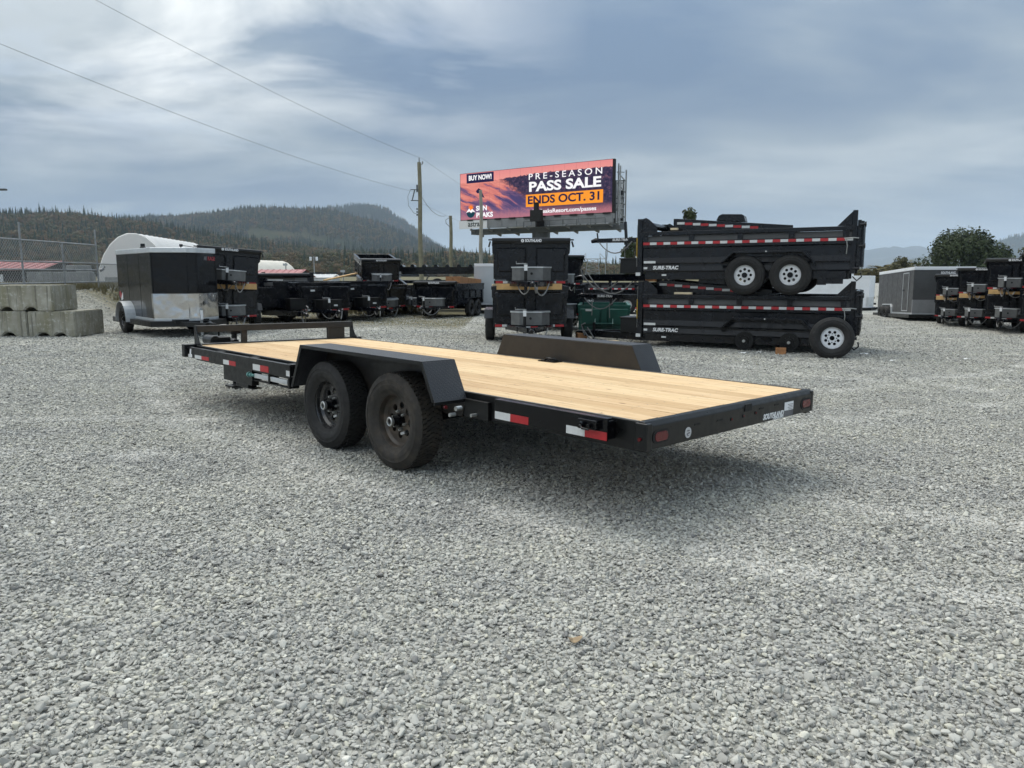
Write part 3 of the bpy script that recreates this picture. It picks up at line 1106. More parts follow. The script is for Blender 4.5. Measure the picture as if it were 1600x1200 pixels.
def build_forests():
    cons = [conifer_mesh(i).mesh('conifer_kind', M_CONIFER, None, False) for i in range(4)]
    decs = [leafball_mesh(20 + i).mesh('tree_kind', M_DECID, None, False) for i in range(4)]
    protos = cons + decs
    for name, hl, n, xr, yr, hc, hd, fcon, lab in (
            ('hillside_forest', 'forested_hill', 21000, (-1350, 235), (470, 1200), (11, 21), (8, 14), 0.30, 'mixed autumn wood covering the near hillside'),
            ('ridge_forest', 'wooded_ridge', 19000, (-2400, 200), (1510, 2560), (18, 30), (13, 21), 0.5, 'hazy mixed wood covering the second ridge'),
            ('mountain_forest', 'blue_mountain', 11000, (-1500, 100), (3100, 4080), (24, 40), (20, 32), 0.75, 'dark wood covering the blue mountain'),
            ('right_mountain_forest', 'right_mountain', 2500, (2700, 3500), (3800, 4700), (24, 40), (20, 32), 0.75, 'dark wood covering the right mountain')):
        x = rng.uniform(*xr, n)
        y = yr[0] + (yr[1] - yr[0]) * rng.uniform(0, 1, n) ** 0.85
        z = hill_z(hl, x, y)
        px = x / y
        keep = (px > -1.2) & (px < 0.95)
        patch = np.array([mnoise.noise(Vector((a / 160, b / 160, 1.3))) for a, b in zip(x, y)])
        up = (y - yr[0]) / (yr[1] - yr[0])
        pc = fcon + 0.75 * patch + 0.35 * (up - 0.5)
        isc = rng.uniform(0, 1, n) < pc
        # felled, open patch on the second ridge and a clear foot
        if hl == 'wooded_ridge':
            bare = (np.abs(px + 0.27) < 0.075) & (up > 0.40) & (up < 0.54)
            keep &= ~bare
        H = np.where(isc, rng.uniform(*hc, n), rng.uniform(*hd, n))
        if hl == 'forested_hill':
            H = H * np.clip((y - 250) / 500, .4, 1)
        W = np.where(isc, H * rng.uniform(.75, 1.1, n), H * rng.uniform(.8, 1.25, n))
        idx = np.where(isc, rng.integers(0, 4, n), rng.integers(4, 8, n))
        k = keep
        scatter(name, np.c_[x, y, z - 0.6][k], np.c_[np.zeros(n), np.zeros(n), rng.uniform(0, 6.28, n)][k], np.c_[W, W, H][k], idx[k], protos, lab)
    # the conifers that stand clear on the skyline are trees of their own
    t0 = thing('conifer_tree', 'tall dark conifer standing out on the skyline of the left hill', 'conifer', group='skyline conifers on the left hill')
    mb = MB()
    mb.tube([(0, 0, -.03), (0, 0, 0.5), (0, 0, .97)], [0.014, 0.009, 0.002], 6)
    part('trunk', mb, M_BARK, t0)
    part('crown', conifer_mesh(77, 12, 8), M_CONIFER, t0)
    first = True
    for px, hh in ((58, 27), (78, 34), (84, 28), (95, 22), (103, 29), (124, 30), (128, 24), (146, 33), (152, 26), (158, 28), (163, 22), (172, 24), (183, 21), (195, 23), (207, 26), (219, 24), (236, 25), (248, 22), (262, 22), (277, 20), (292, 21), (310, 19), (330, 20), (352, 18)):
        y = 1150.0 + rnd.uniform(-12, 4)
        x = (px - 800) / 1178 * y
        o = t0 if first else copy_tree(t0)
        first = False
        o.location = (x, y, float(hill_z('forested_hill', np.array([x]), np.array([y]))[0]) - 1.0)
        o.rotation_euler = (0, 0, rnd.uniform(0, 6.28))
        hh *= .80
        o.scale = (hh * .95, hh * .95, hh)
    # low wood along the foot of the hills on the right
    n = 1500
    x = rng.uniform(60, 420, n)
    y = rng.uniform(420, 560, n)
    isc = rng.uniform(0, 1, n) < 0.25
    H = np.where(isc, rng.uniform(6, 9, n), rng.uniform(4.5, 7, n)) * (0.8 + 0.2 * np.sin(x / 14.0))
    W = H * rng.uniform(.8, 1.3, n)
    scatter('treeline', np.c_[x, y, np.full(n, -0.7)], np.c_[np.zeros(n), np.zeros(n), rng.uniform(0, 6.28, n)], np.c_[W, W, H],
            np.where(isc, rng.integers(0, 4, n), rng.integers(4, 8, n)), protos, 'low distant wood along the right horizon')


build_forests()


def broad_tree(name, label, x, y, h, w, seed, leaves, leaf, mat, group=None, trunk_h=0.22, lobes_n=16, zb=None):
    r = random.Random(seed)
    z0 = GZ(x, y) if zb is None else zb
    t = thing(name, label, 'tree', (x, y, z0), group=group)
    mb = MB()
    th = h * trunk_h
    mb.tube([(0, 0, -.2), (.02 * h, 0, th), (0, .02 * h, h * .55), (0.01 * h, 0, h * .86)], [.028 * h, .02 * h, .012 * h, .003 * h], 8)
    lobes = []
    for k in range(lobes_n):
        a = r.uniform(0, 6.28)
        f = r.uniform(0.12, 1)
        rad = w * .5 * math.sqrt(max(0, 1 - (1.5 * f - 0.55) ** 2)) * r.uniform(.45, .85)
        c = Vector((rad * math.cos(a), rad * math.sin(a), th + (h - th) * f * .9))
        lobes.append((c, w * r.uniform(.10, .19)))
        mb.tube([(0, 0, min(c.z * .75, h * .7)), tuple(c * 0.6 + Vector((0, 0, c.z * .36))), tuple(c)], [.009 * h, .005 * h, .0015 * h], 5)
    part('trunk', mb, M_BARK, t, 1.0)
    mb = MB()
    for _ in range(leaves):
        c, lr = r.choice(lobes)
        d = Vector((r.gauss(0, 1), r.gauss(0, 1), r.gauss(0, .8)))
        d = d.normalized() * lr * (r.random() ** .4) * 1.15
        p = c + d
        nrm = (d.normalized() + Vector((r.uniform(-1, 1), r.uniform(-1, 1), r.uniform(-.3, 1)))).normalized()
        a = nrm.orthogonal().normalized()
        a.rotate(Matrix.Rotation(r.uniform(0, 6.28), 3, nrm))
        b = nrm.cross(a)
        s = leaf * r.uniform(.6, 1.4)
        mb.quad(p - a * s, p - b * s * .6, p + a * s, p + b * s * .6)
    part('crown', mb, mat, t)
    return t


broad_tree('broadleaf_tree', 'wide dark green tree with a rounded crown behind the charcoal cargo trailer', 68.3, 116, 7.5, 13.8, 5, 13000, 0.23, M_LEAF, lobes_n=24, trunk_h=.08)
broad_tree('broadleaf_tree', 'lower rusty green tree at the right foot of the wide dark tree', 79.5, 120, 5.0, 7.0, 6, 4000, 0.2, M_LEAF, lobes_n=16, trunk_h=.08)
broad_tree('broadleaf_tree', 'grey green bushy tree at the left foot of the wide dark tree', 66.5, 130, 4.6, 5.0, 8, 2500, 0.2, M_LEAF, trunk_h=.08)
broad_tree('slender_tree', 'slender pale green tree standing alone above the right treeline', 77.5, 150, 6.2, 2.4, 9, 1200, 0.2, M_LEAF, trunk_h=.1)
broad_tree('broadleaf_tree', 'tree whose top shows above the nested dump trailer of the tall stack', 13.4, 60, 7.4, 3.4, 12, 1800, 0.13, M_LEAF, lobes_n=12)
broad_tree('broadleaf_tree', 'tan green tree seen between the billboard and the tall dump stack', 7.4, 46, 4.4, 2.4, 14, 1800, 0.11, M_LEAF, lobes_n=10)
broad_tree('broadleaf_tree', 'leafless looking dark tree at the far right edge of the view', 62.5, 92, 5.6, 4.0, 15, 900, 0.16, M_LEAF)
rmb = leafball_mesh(91, 900, 1, .5, .035)
o = single('brush_heap', rmb, M_DECID, 'rust coloured heap of brush in front of the right treeline', 'brush heap')
o.scale = (26, 14, 7.5)
o.location = (82, 165, -3.2)


def verge_grass():
    """dry tufts where the gravel ends"""
    protos = []
    for i in range(3):
        r = random.Random(50 + i)
        mb = MB()
        for _ in range(14):
            a = r.uniform(0, 6.28)
            lx, ly = math.cos(a) * r.uniform(.05, .3), math.sin(a) * r.uniform(.05, .3)
            b = (r.uniform(-.1, .1), r.uniform(-.1, .1))
            wx, wy = -math.sin(a) * .02, math.cos(a) * .02
            mb.quad((b[0] - wx, b[1] - wy, 0), (b[0] + wx, b[1] + wy, 0), (b[0] + lx, b[1] + ly, r.uniform(.4, 1)))
        protos.append(mb.mesh('tuft', mat_foliage(f'dry_grass_{i}', [(0.08, 0.08, 0.035), (0.16, 0.14, 0.075), (0.24, 0.20, 0.12)]), None, False))
    P = []
    for x0, x1, y0, y1, n in ((-16, -4, 30.5, 41, 2600), (-20, -12.2, 24.5, 36, 1500), (0, 30, 58, 75, 1200)):
        P.append(np.c_[rng.uniform(x0, x1, n), rng.uniform(y0, y1, n)])
    P = np.concatenate(P)
    n = len(P)
    s = rng.uniform(.12, .34, n)
    scatter('verge_grass', np.c_[P, ground_z(P[:, 0], P[:, 1])], np.c_[np.zeros(n), np.zeros(n), rng.uniform(0, 6.28, n)], np.c_[s * 1.4, s * 1.4, s], rng.integers(0, 3, n), protos, 'dry yellow grass along the edge of the gravel')


verge_grass()

# ------------------------------------------------------------------ wheels


def tyre_mesh(Ro, rim, w, mat, tread=False, n=56):
    """tyre turned about the y axis, centred on the hub; +y is the outer face"""
    h = w / 2
    b = Ro - rim
    prof = [(rim - .008, -h * .72), (rim + .10 * b, -h * .86), (rim + .38 * b, -h * 1.0), (rim + .62 * b, -h * .99), (Ro - .16 * b, -h * .90), (Ro - .055 * b, -h * .80), (Ro - .022, -h * .70)]
    top = Ro - (.014 if tread else .0)
    prof = prof[:-1] + [(top - .004, -h * .72), (top, -h * .4), (top, h * .4), (top - .004, h * .72)]
    prof += [(Ro - .055 * b, h * .80), (Ro - .16 * b, h * .90), (rim + .66 * b, h * .985), (rim + .645 * b, h * 1.012), (rim + .60 * b, h * 1.012), (rim + .59 * b, h * .985), (rim + .46 * b, h * .995), (rim + .45 * b, h * 1.008), (rim + .41 * b, h * 1.008), (rim + .38 * b, h * 1.0),
             (rim + .20 * b, h * .955), (rim + .18 * b, h * .93), (rim + .10 * b, h * .86), (rim - .008, h * .72)]
    mb = MB()
    mb.lathe(prof, n)
    if tread:
        rows = [(-.62, .19, 0.0), (-.33, .20, .5), (0, .22, .2), (.33, .20, .7), (.62, .19, .35)]
        nb = 62
        for yc, wd, ph in rows:
            for k in range(nb):
                a0 = 2 * math.pi * (k + ph) / nb
                da = 2 * math.pi / nb * (.74 if abs(yc) > .5 else .80)
                sk = .012 * (1 if yc >= 0 else -1)
                y0, y1 = h * yc - w * wd * .40, h * yc + w * wd * .40
                vs = []
                for rr in (top - .004, Ro - (.003 if abs(yc) > .5 else 0)):
                    for yy, s in ((y0, -sk), (y1, sk)):
                        for aa in (a0 + s, a0 + da + s):
                            vs.append((rr * math.cos(aa), yy, rr * math.sin(aa)))
                mb._add(vs, [(4, 5, 7, 6), (0, 1, 5, 4), (2, 6, 7, 3), (0, 4, 6, 2), (1, 3, 7, 5)])
            # shoulder lugs running down the side wall
        for sgn in (-1, 1):
            for k in range(nb):
                a0 = 2 * math.pi * (k + (.0 if sgn < 0 else .35)) / nb
                da = 2 * math.pi / nb * .62
                vs = []
                for rr, yy in ((Ro - .012, sgn * h * .76), (Ro - .030, sgn * h * .865), (Ro - .012, sgn * h * .74), (Ro - .034, sgn * h * .82)):
                    for aa in (a0, a0 + da):
                        vs.append((rr * math.cos(aa), yy, rr * math.sin(aa)))
                mb._add(vs, [(0, 1, 3, 2), (0, 2, 6, 4), (1, 5, 7, 3), (2, 3, 7, 6)])
    return mb.mesh('tyre', mat, R(38))


ROT_DISC = Matrix.Rotation(R(-90), 4, 'X')       # local xy plate -> faces +y


def rim_mesh(rim, w, mats, deep=.05, holes=8):
    """steel wheel: lipped barrel and a dished disc with round hand holes"""
    h = w / 2
    mb = MB()
    mb.lathe([(rim + .012, h * .74), (rim + .016, h * .70), (rim + .010, h * .66), (rim - .004, h * .66), (rim - .012, h * .52), (rim - .014, h * .3), (rim - .035, h * .12), (rim - .037, -h * .6), (rim + .01, -h * .72)], 48)
    yd = h * .66 - deep
    mb.lathe([(rim - .013, h * .34), (rim - .030, yd + .004), (rim - .050, yd + .002)], 48)
    me = mb.mesh('rim', mats, R(40))
    disc = holed_plate(rim - .045, [((rim - .045) * .70 * math.cos(2 * math.pi * (k + .5) / holes), (rim - .045) * .70 * math.sin(2 * math.pi * (k + .5) / holes), (rim - .045) * .165) for k in range(holes)], .006, mats, .045)
    bm = bmesh.new()
    bm.from_mesh(me)
    me2 = disc.copy()
    me2.transform(Matrix.Translation((0, yd, 0)) @ ROT_DISC)
    bm.from_mesh(me2)
    bm.to_mesh(me)
    bm.free()
    me.set_sharp_from_angle(angle=R(40))
    return me, yd


# ------------------------------------------------------------------ the flat deck trailer in front
def build_main_trailer():
    yaw = .7979
    W, Lf, ZD = 2.09, 6.33, .644
    e1 = Vector((-math.cos(yaw), math.sin(yaw), 0))
    e2 = Vector((math.sin(yaw), math.cos(yaw), 0))
    org = Vector((.7573, 4.1487, 0)) + e2 * (W / 2)
    t = thing('flat_deck_trailer', 'black tandem axle flat deck trailer with bare pine deck in the middle of the yard', 'trailer')
    Mx = Matrix((e1, -e2, Vector((0, 0, 1)))).transposed().to_4x4()
    Mx = Matrix.Translation((org.x, org.y, -.0188 - .0027 * 2.6)) @ Mx @ Matrix.Rotation(-.0027, 4, 'Y') @ Matrix.Rotation(.018, 4, 'X')
    t.matrix_world = Mx
    hw = W / 2
    BV = .004

    # frame: side channels, cross members, front corner stubs
    mb = MB()
    for s in (1, -1):
        mb.span((.012, s * hw, .470), (Lf, s * (hw - .06), .640))
        mb.span((1.4, s * .42, .40), (Lf - .1, s * .52, .50))
    for i in range(15):
        x = .35 + i * .41
        mb.span((x, -hw + .06, .50), (x + .06, hw - .06, .595))
    part('frame', mb, M_BLACK, t, bevel=BV)
    mb = MB()
    mb.span((Lf - .02, -hw - .14, .513), (Lf + .06, hw + .14, .655))
    part('front_cross_member', mb, M_BLACK, t, bevel=BV)
    # pale worn edge strip of the deck along both sides
    for s in (1, -1):
        mb = MB()
        mb.span((.07, s * (hw - .014), .6405), (Lf - .03, s * (hw + .002), ZD + .003))
        part('deck_edge', mb, M_EDGE, t)
    # planks
    npl = 11
    pw = (W - .034) / npl
    r = random.Random(3)
    for i in range(npl):
        y0 = -hw + .017 + i * pw
        joints = [0.075] + ([r.uniform(2.2, 4.0)] if i % 3 == 1 else []) + [Lf - .035]
        for a, b in zip(joints[:-1], joints[1:]):
            mb = MB()
            dz = r.uniform(-.0015, .0015)
            mb.span((a + .0015, y0 + .0010, .60), (b - .0015, y0 + pw - .0010, ZD - .001 + dz))
            part('plank', mb, M_PLANK, t, bevel=.002)

    # deck screws in pairs over every cross member
    mb = MB()
    for k in range(15):
        for i in range(npl):
            for q in (.25, .75):
                x, y = .38 + k * .41 + r.uniform(-.01, .01), -hw + .017 + (i + q) * pw
                mb._add([(x + .0055 * math.cos(a), y + .0055 * math.sin(a), ZD + .0012) for a in np.linspace(0, 2 * math.pi, 7)[:-1]], [tuple(range(6))])
    o = part('deck_screws', mb, M_EDGE, t)
    o['kind'] = 'stuff'
    # rear bumper with its bevelled top lip
    mb = MB()
    mb.prism([(-.004, .490), (.012, .482), (.07, .482), (.07, .632), (.058, .648), (.020, .648), (-.004, .622)], 'y', -hw - .012, hw + .012)
    part('rear_bumper', mb, M_BLACK, t, bevel=.005)
    mb = MB()
    mb.span((-.012, hw - .025, .484), (.075, hw + .028, .640))
    part('corner_post', mb, M_BLACK, t, bevel=.006)
    mb = MB()
    mb.span((-.006, -hw - .016, .486), (.075, -hw + .025, .640))
    part('corner_post', mb, M_BLACK, t, bevel=.006)

    def Y(v):
        return hw - v
    # tail lights in oval recesses
    for v in (.12, 1.985):
        mb = MB()
        ring = [(Y(v) + .088 * math.cos(a) * (1 if abs(math.cos(a)) < .7 else 1), .555 + .034 * math.sin(a)) for a in np.linspace(0, 2 * math.pi, 25)[:-1]]
        ring = [(Y(v) + math.copysign(.045, math.cos(a)) + .040 * math.cos(a), .555 + .040 * math.sin(a)) for a in np.linspace(.01, 2 * math.pi + .01, 29)[:-1]]
        mb.prism(ring, 'x', -.008, -.002)
        h = part('tail_light', mb, M_DARK, t)
        mb = MB()
        ring = [(Y(v) + math.copysign(.036, math.cos(a)) + .028 * math.cos(a), .555 + .028 * math.sin(a)) for a in np.linspace(.01, 2 * math.pi + .01, 29)[:-1]]
        mb.prism(ring, 'x', -.012, -.008)
        part('lens', mb, M_REDLENS, h, bevel=.002)
    # marker lights, slots, square socket
    for v, z in ((.903, .561), (1.058, .565), (1.22, .568)):
        mb = MB()
        mb.cyl((-.008, Y(v), z), (-.0035, Y(v), z), .013, 14)
        h = part('marker_light', mb, M_DARK, t)
        mb = MB()
        mb.cyl((-.010, Y(v) - .002, z), (-.008, Y(v) - .002, z), .0075, 10)
        part('lens', mb, M_REDLENS, h)
    for v, z in ((.50, .578), (.76, .573), (1.30, .590), (1.52, .594)):
        mb = MB()
        mb.span((-.0065, Y(v) - .032, z - .006), (-.0035, Y(v) + .032, z + .006))
        part('slot', mb, M_DARK, t)
    mb = MB()
    mb.span((-.010, Y(1.157), .592), (-.003, Y(1.068), .640))
    part('stake_socket', mb, M_DARK, t)
    # round safety sticker
    mb = MB()
    mb.cyl((-.0075, Y(.399), .539), (-.0045, Y(.399), .539), .033, 24)
    st = part('round_sticker', mb, worn('sticker_grey', (.5, .5, .5), .5, vary=.2, scale=40), t)
    for dy, dz, w, h in ((.0, .012, .03, .006), (-.008, -.003, .02, .008), (.010, -.008, .012, .012), (.0, -.018, .022, .004)):
        mb = MB()
        mb.span((-.0085, Y(.399) + dy - w / 2, .539 + dz - h / 2), (-.0074, Y(.399) + dy + w / 2, .539 + dz + h / 2))
        part('print', mb, worn('sticker_print', (.16, .15, .16), .5), st)
    # maker's lettering and white data sticker: text runs towards the far (right) side
    xa, ya = (0, -1, 0), (0, 0, 1)
    put_text(t, 'SOUTHLAND', (-.0062, Y(1.478), .521), xa, ya, .052, M_WHITE, shear=.28, bold=.0022, width=.305)
    put_text(t, 'TRAILERS', (-.0062, Y(1.545), .4985), xa, ya, .023, M_WHITE, shear=.28, bold=.0008, width=.165)
    mb = MB()
    mb.span((-.0065, Y(1.775), .535), (-.0045, Y(1.64), .595))
    st = part('data_sticker', mb, M_WHITE, t)
    mb = MB()
    mb.span((-.0065, Y(1.775), .493), (-.0045, Y(1.64), .533))
    part('data_sticker', mb, worn('sticker_darkgrey', (.10, .10, .11), .5), t, label='dark grey lower sticker')
    for i in range(4):
        mb = MB()
        mb.span((-.0075, Y(1.765), .541 + i * .011), (-.0064, Y(1.70 - .012 * (i % 2)), .545 + i * .011))
        part('print', mb, worn('sticker_print', (.16, .15, .16), .5), st)
    mb = MB()
    mb.prism([(-hw + .45 - .04, .548), (-hw + .45 - .07, .59), (-hw + .45 - .045, .59), (-hw + .45 - .02, .548)], 'x', -.0075, -.0064)
    # side marker on the near rear corner
    mb = MB()
    mb.cyl((.035, hw + .027, .548), (.035, hw + .038, .548), .011, 12)
    part('marker_light', mb, M_REDLENS, t)

    # rub rails and their brackets, on both sides
    for s in (1, -1):
        y0, y1 = s * (hw + .086), s * (hw + .10)
        mb = MB()
        zt = .650 if s > 0 else .618
        mb.span((.215, y0, .515), (1.16, y1, zt - .002))
        mb.span((.215, s * (hw + .05), zt - .014), (1.16, s * (hw + .0999), zt))
        for x in (.24, .68, 1.13):
            mb.span((x - .012, s * hw, .52), (x + .012, y0, .630))
        part('rub_rail', mb, M_BLACKG, t, bevel=.003)
        mb = MB()
        mb.span((3.93, y0, .510), (6.33, y1, .628))
        mb.span((3.93, s * (hw + .055), .616), (6.33, s * (hw + .0999), .630))
        for x in (3.96, 4.75, 5.55):
            mb.span((x - .012, s * hw, .52), (x + .012, y0, .612))
            mb.span((x - .05, s * (hw + .004), .628), (x + .05, s * (hw + .085), .634))
        part('rub_rail', mb, M_BLACK, t, bevel=.003)
        # side box hung under the front rail, its foot
        mb = MB()
        mb.prism([(4.72, .350), (5.38, .350), (5.38, .513), (4.72, .513)], 'y', s * (hw + .02), s * (hw + .097))
        part('side_box', mb, M_BLACK, t, bevel=.004)
        mb = MB()
        mb.span((4.82, s * (hw + .0), .318), (5.10, s * (hw + .09), .352))
        mb.span((4.76, s * (hw - .03), .306), (5.22, s * (hw + .08), .316))
        part('step', mb, M_BLACK, t, bevel=.003)
        # ramp slider: silver bars between black brackets, teal bolt
        for xa_, xb_ in ((4.665, 4.365), (4.325, 3.995)):
            mb = MB()
            mb.span((xb_, s * (hw + .065), .436), (xa_, s * (hw + .098), .482))
            part('slider_bar', mb, M_ALU, t, bevel=.006)
        mb = MB()
        for x in (4.71, 4.345, 3.955):
            mb.span((x - .016, s * (hw + .0), .405), (x + .016, s * (hw + .104), .509))
        mb.span((3.93, s * (hw + .02), .498), (4.72, s * (hw + .095), .512))
        mb.span((3.95, s * (hw + .05), .405), (4.70, s * (hw + .09), .416))
        part('slider_bracket', mb, M_BLACK, t, bevel=.003)
        mb = MB()
        mb.cyl((4.80, s * (hw + .102), .462), (4.66, s * (hw + .102), .462), .014, 12)
        mb.cyl((4.775, s * (hw + .102), .462), (4.755, s * (hw + .102), .462), .028, 6)
        mb.cyl((4.72, s * (hw + .102), .462), (4.70, s * (hw + .102), .462), .024, 6)
        part('slider_bolt', mb, M_ZINC, t)
        # reflective tape
        ty = s * (hw + .1015)
        for x1, x0, za, zb in ((6.12, 5.74, .513, .553), (5.37, 5.07, .515, .563), (4.68, 4.35, .517, .577), (1.155, .845, .520, .570), (.525, .215, .520, .569)):
            mb = MB()
            xm = (x0 + x1) / 2 + .01
            mb.m = 0
            mb.span((xm, s * (hw + .0985), za), (x1, ty, zb))
            mb.m = 1
            mb.span((x0, s * (hw + .0985), za), (xm - .001, ty, zb))
            part('reflective_tape', mb, [M_WHITETAPE, M_REDTAPE], t)
        mb = MB()
        mb.span((3.935, s * (hw + .0985), .522), (4.0, ty, .573))
        part('reflective_tape', mb, [M_WHITETAPE], t, label='short white end of tape beside the fender')
        # white sticker at the front corner
        mb = MB()
        mb.prism([(6.20, .515), (6.325, .515), (6.325, .545), (6.27, .55), (6.25, .61), (6.215, .612), (6.225, .555), (6.2, .55)], 'y', s * (hw + .0985), s * (hw + .1012))
        part('corner_sticker', mb, M_WHITE, t)
        # ramp pin latch on the rear rub rail
        mb = MB()
        mb.span((.27, s * (hw + .09), .575), (.41, s * (hw + .135), .632))
        h = part('ramp_latch', mb, M_BLACKG, t, bevel=.004)
        mb = MB()
        mb.cyl((.37, s * (hw + .135), .600), (.37, s * (hw + .165), .600), .020, 14)
        mb.cyl((.315, s * (hw + .135), .600), (.315, s * (hw + .155), .600), .013, 12)
        mb.tube([(.37, s * (hw + .16), .60), (.34, s * (hw + .175), .585), (.30, s * (hw + .16), .58)], .006, 8)
        part('latch_pin', mb, M_BLACKG, h, 1.0)
        mb = MB()
        mb.span((.29, s * (hw + .01), .606), (.40, s * (hw + .12), .612))
        part('latch_plate', mb, M_EDGE, t)

    # fenders
    fx = [(3.545, .49), (3.374, .862), (1.689, .862), (1.553, .595)]
    for s in (1, -1):
        y0, y1 = s * (hw + .004), s * (hw + .295)
        f = thing('fender_root', None, None)
        f.name = 'fender'
        f.parent = t
        for nm, a, b in (('front_plate', fx[0], fx[1]), ('top_plate', fx[1], fx[2]), ('rear_plate', fx[2], fx[3])):
            d = (Vector(b) - Vector(a))
            c = (Vector(a) + Vector(b)) / 2
            ang = math.atan2(d.y, d.x)
            me = MB().box((0, 0, 0), (d.length - .002, abs(y1 - y0), .005)).mesh(nm, M_TREAD)
            M = Matrix.Translation((c.x, (y0 + y1) / 2, c.y)) @ Matrix.Rotation(-ang, 4, 'Y')
            link(nm, me, f, M)
        mb = MB()
        # inner wall: rises above the deck, cut away round the wheels below it
        mb.prism([(3.545, .49), (3.374, .858), (1.689, .858), (1.553, .595), (1.60, .46), (3.52, .46)], 'y', s * (hw + .002), s * (hw + .007))
        part('inner_wall', mb, M_BROWNBLK, f)
        # turned down outer lip
        mb = MB()
        yl = s * (hw + .295)
        yi = s * (hw + .291)
        mb.prism([(3.374, .864), (1.689, .864), (1.70, .838), (3.36, .838)], 'y', yi, yl)
        mb.prism([(1.689, .864), (1.553, .595), (1.580, .590), (1.712, .850)], 'y', yi, yl + s * .0004)
        mb.prism([(3.545, .49), (3.374, .864), (3.345, .850), (3.515, .485)], 'y', yi, yl + s * .0004)
        part('outer_lip', mb, M_BLACK, f)
        # bottom flange of the rear plate and its small lights
        mb = MB()
        mb.span((1.548, s * hw, .574), (1.562, s * (hw + .295), .597))
        mb.span((1.30, s * hw, .47), (1.545, s * (hw + .03), .60))
        part('fender_bracket', mb, M_BLACK, t, bevel=.003)
        mb = MB()
        mb.cyl((1.56, s * (hw + .20), .555), (1.54, s * (hw + .20), .555), .012, 10)
        part('marker_light', mb, M_REDLENS, t)
        for x, y, z, rr in ((1.50, .13, .545, .017), (1.53, .16, .50, .014), (1.42, .06, .50, .012)):
            mb = MB()
            mb.cyl((x, s * (hw + y - .03), z), (x, s * (hw + y + .02), z), rr, 8)
            part('bolt', mb, M_STEEL, t)
    # D ring on the deck beside the far fender
    mb = MB()
    mb.span((2.50, -hw + .03, ZD - .002), (2.72, -hw + .15, ZD + .008))
    mb.tube([(2.53, -hw + .06, ZD + .008), (2.55, -hw + .10, ZD + .03), (2.61, -hw + .12, ZD + .034), (2.67, -hw + .10, ZD + .03), (2.69, -hw + .06, ZD + .008)], .009, 8)
    part('tie_down_ring', mb, M_BLACKG, t, 1.0)

    # headboard
    hb = thing('headboard_root', None, None)
    hb.name = 'headboard'
    hb.parent = t
    mb = MB()
    mb.span((6.31, -hw + .0, .790), (6.365, hw - .0, .866))
    part('top_rail', mb, M_BROWNBLK, hb, bevel=.005)
    mb = MB()
    mb.span((6.325, Y(.62), .644), (6.36, Y(.55), .790))
    part('post', mb, M_BROWNBLK, hb, bevel=.004)
    mb = MB()
    mb.span((6.325, Y(1.975), .644), (6.36, Y(1.72), .790))
    part('post', mb, M_BROWNBLK, hb, bevel=.004)
    for v in (.006, 2.084):
        mb = MB()
        mb.prism([(6.37, .644), (6.37, .866), (6.31, .866), (6.295, .78), (6.25, .70), (6.18, .655), (6.17, .644)], 'y', Y(v) - .006, Y(v) + .006)
        part('gusset', mb, M_BLACK, hb, bevel=.002)
    # tongue, jack and winch box beyond the headboard
    mb = MB()
    for s in (1, -1):
        mb.bar((6.30, s * .55, .50), (7.55, s * .06, .47), .07, .13)
    mb.span((7.40, -.06, .42), (7.80, .06, .53))
    part('tongue', mb, M_BLACK, t, bevel=.004)
    mb = MB()
    mb.tube([(7.78, 0, .50), (7.86, 0, .52), (7.94, 0, .50)], [.05, .06, .05], 12)
    part('coupler', mb, M_BLACK, t, 1.0)
    mb = MB()
    mb.cyl((7.15, .22, .02), (7.15, .22, .74), .035, 14)
    mb.span((7.05, .12, 0.0), (7.25, .32, .02))
    j = part('jack', mb, M_BLACK, t, 1.0)
    mb = MB()
    mb.span((7.08, .15, .70), (7.24, .29, .80))
    mb.cyl((7.16, .29, .75), (7.16, .42, .75), .012, 8)
    mb.cyl((7.16, .42, .75), (7.16, .42, .66), .012, 8)
    mb.cyl((7.10, .36, .78), (7.10, .44, .78), .05, 12)
    part('crank', mb, M_BLACKG, j)
    mb = MB()
    mb.span((6.62, .50, .56), (6.84, .68, .70))
    mb.cyl((6.60, .70, .66), (6.86, .70, .66), .062, 12)
    mb.cyl((6.66, .42, .62), (6.80, .42, .62), .05, 10)
    mb.span((6.60, .40, .54), (6.86, .60, .60))
    part('winch_box', mb, M_BLACK, t, bevel=.01)

    # axles and wheels
    R0, rim, tw = .371, .208, .232
    tyre_a = tyre_mesh(R0, rim, tw, M_RUBBER, True, 72)
    tyre_b = tyre_mesh(R0, rim, tw, M_RUBBER_D, True, 72)
    rim_a, yd = rim_mesh(rim, tw, M_RIMBLK, .062)
    rim_b, yd = rim_mesh(rim, tw, M_RIMDUST, .062)
    mb = MB()
    mb.cyl((0, yd, 0), (0, yd + .050, 0), .052, 24)
    mb.cyl((0, yd + .05, 0), (0, yd + .088, 0), .036, 20)
    hub_me = mb.mesh('hub', M_BLACKG, 0.7)
    mb = MB()
    mb.lathe([(.022, yd + .084), (.034, yd + .084), (.036, yd + .110), (.030, yd + .114), (.022, yd + .112)], 24, closed=True)
    mb.m = 1
    mb.lathe([(.0215, yd + .100), (.008, yd + .103), (.0005, yd + .103)], 16)
    cap_me = mb.mesh('hub_cap', [M_STEEL, M_DARK], 0.7)
    mb = MB()
    mb.cyl((0, yd, 0), (0, yd + .026, 0), .0115, 6)
    mb.cyl((0, yd + .026, 0), (0, yd + .036, 0), .008, 8)
    nut_me = mb.mesh('lug_nut', M_STEEL, 0.5)
    wt_me = MB().box((0, 0, 0), (.05, .010, .018)).mesh('wheel_weight', M_ALU)
    mb = MB()
    mb.cyl((2.155, -hw, R0), (2.155, hw, R0), .045, 12)
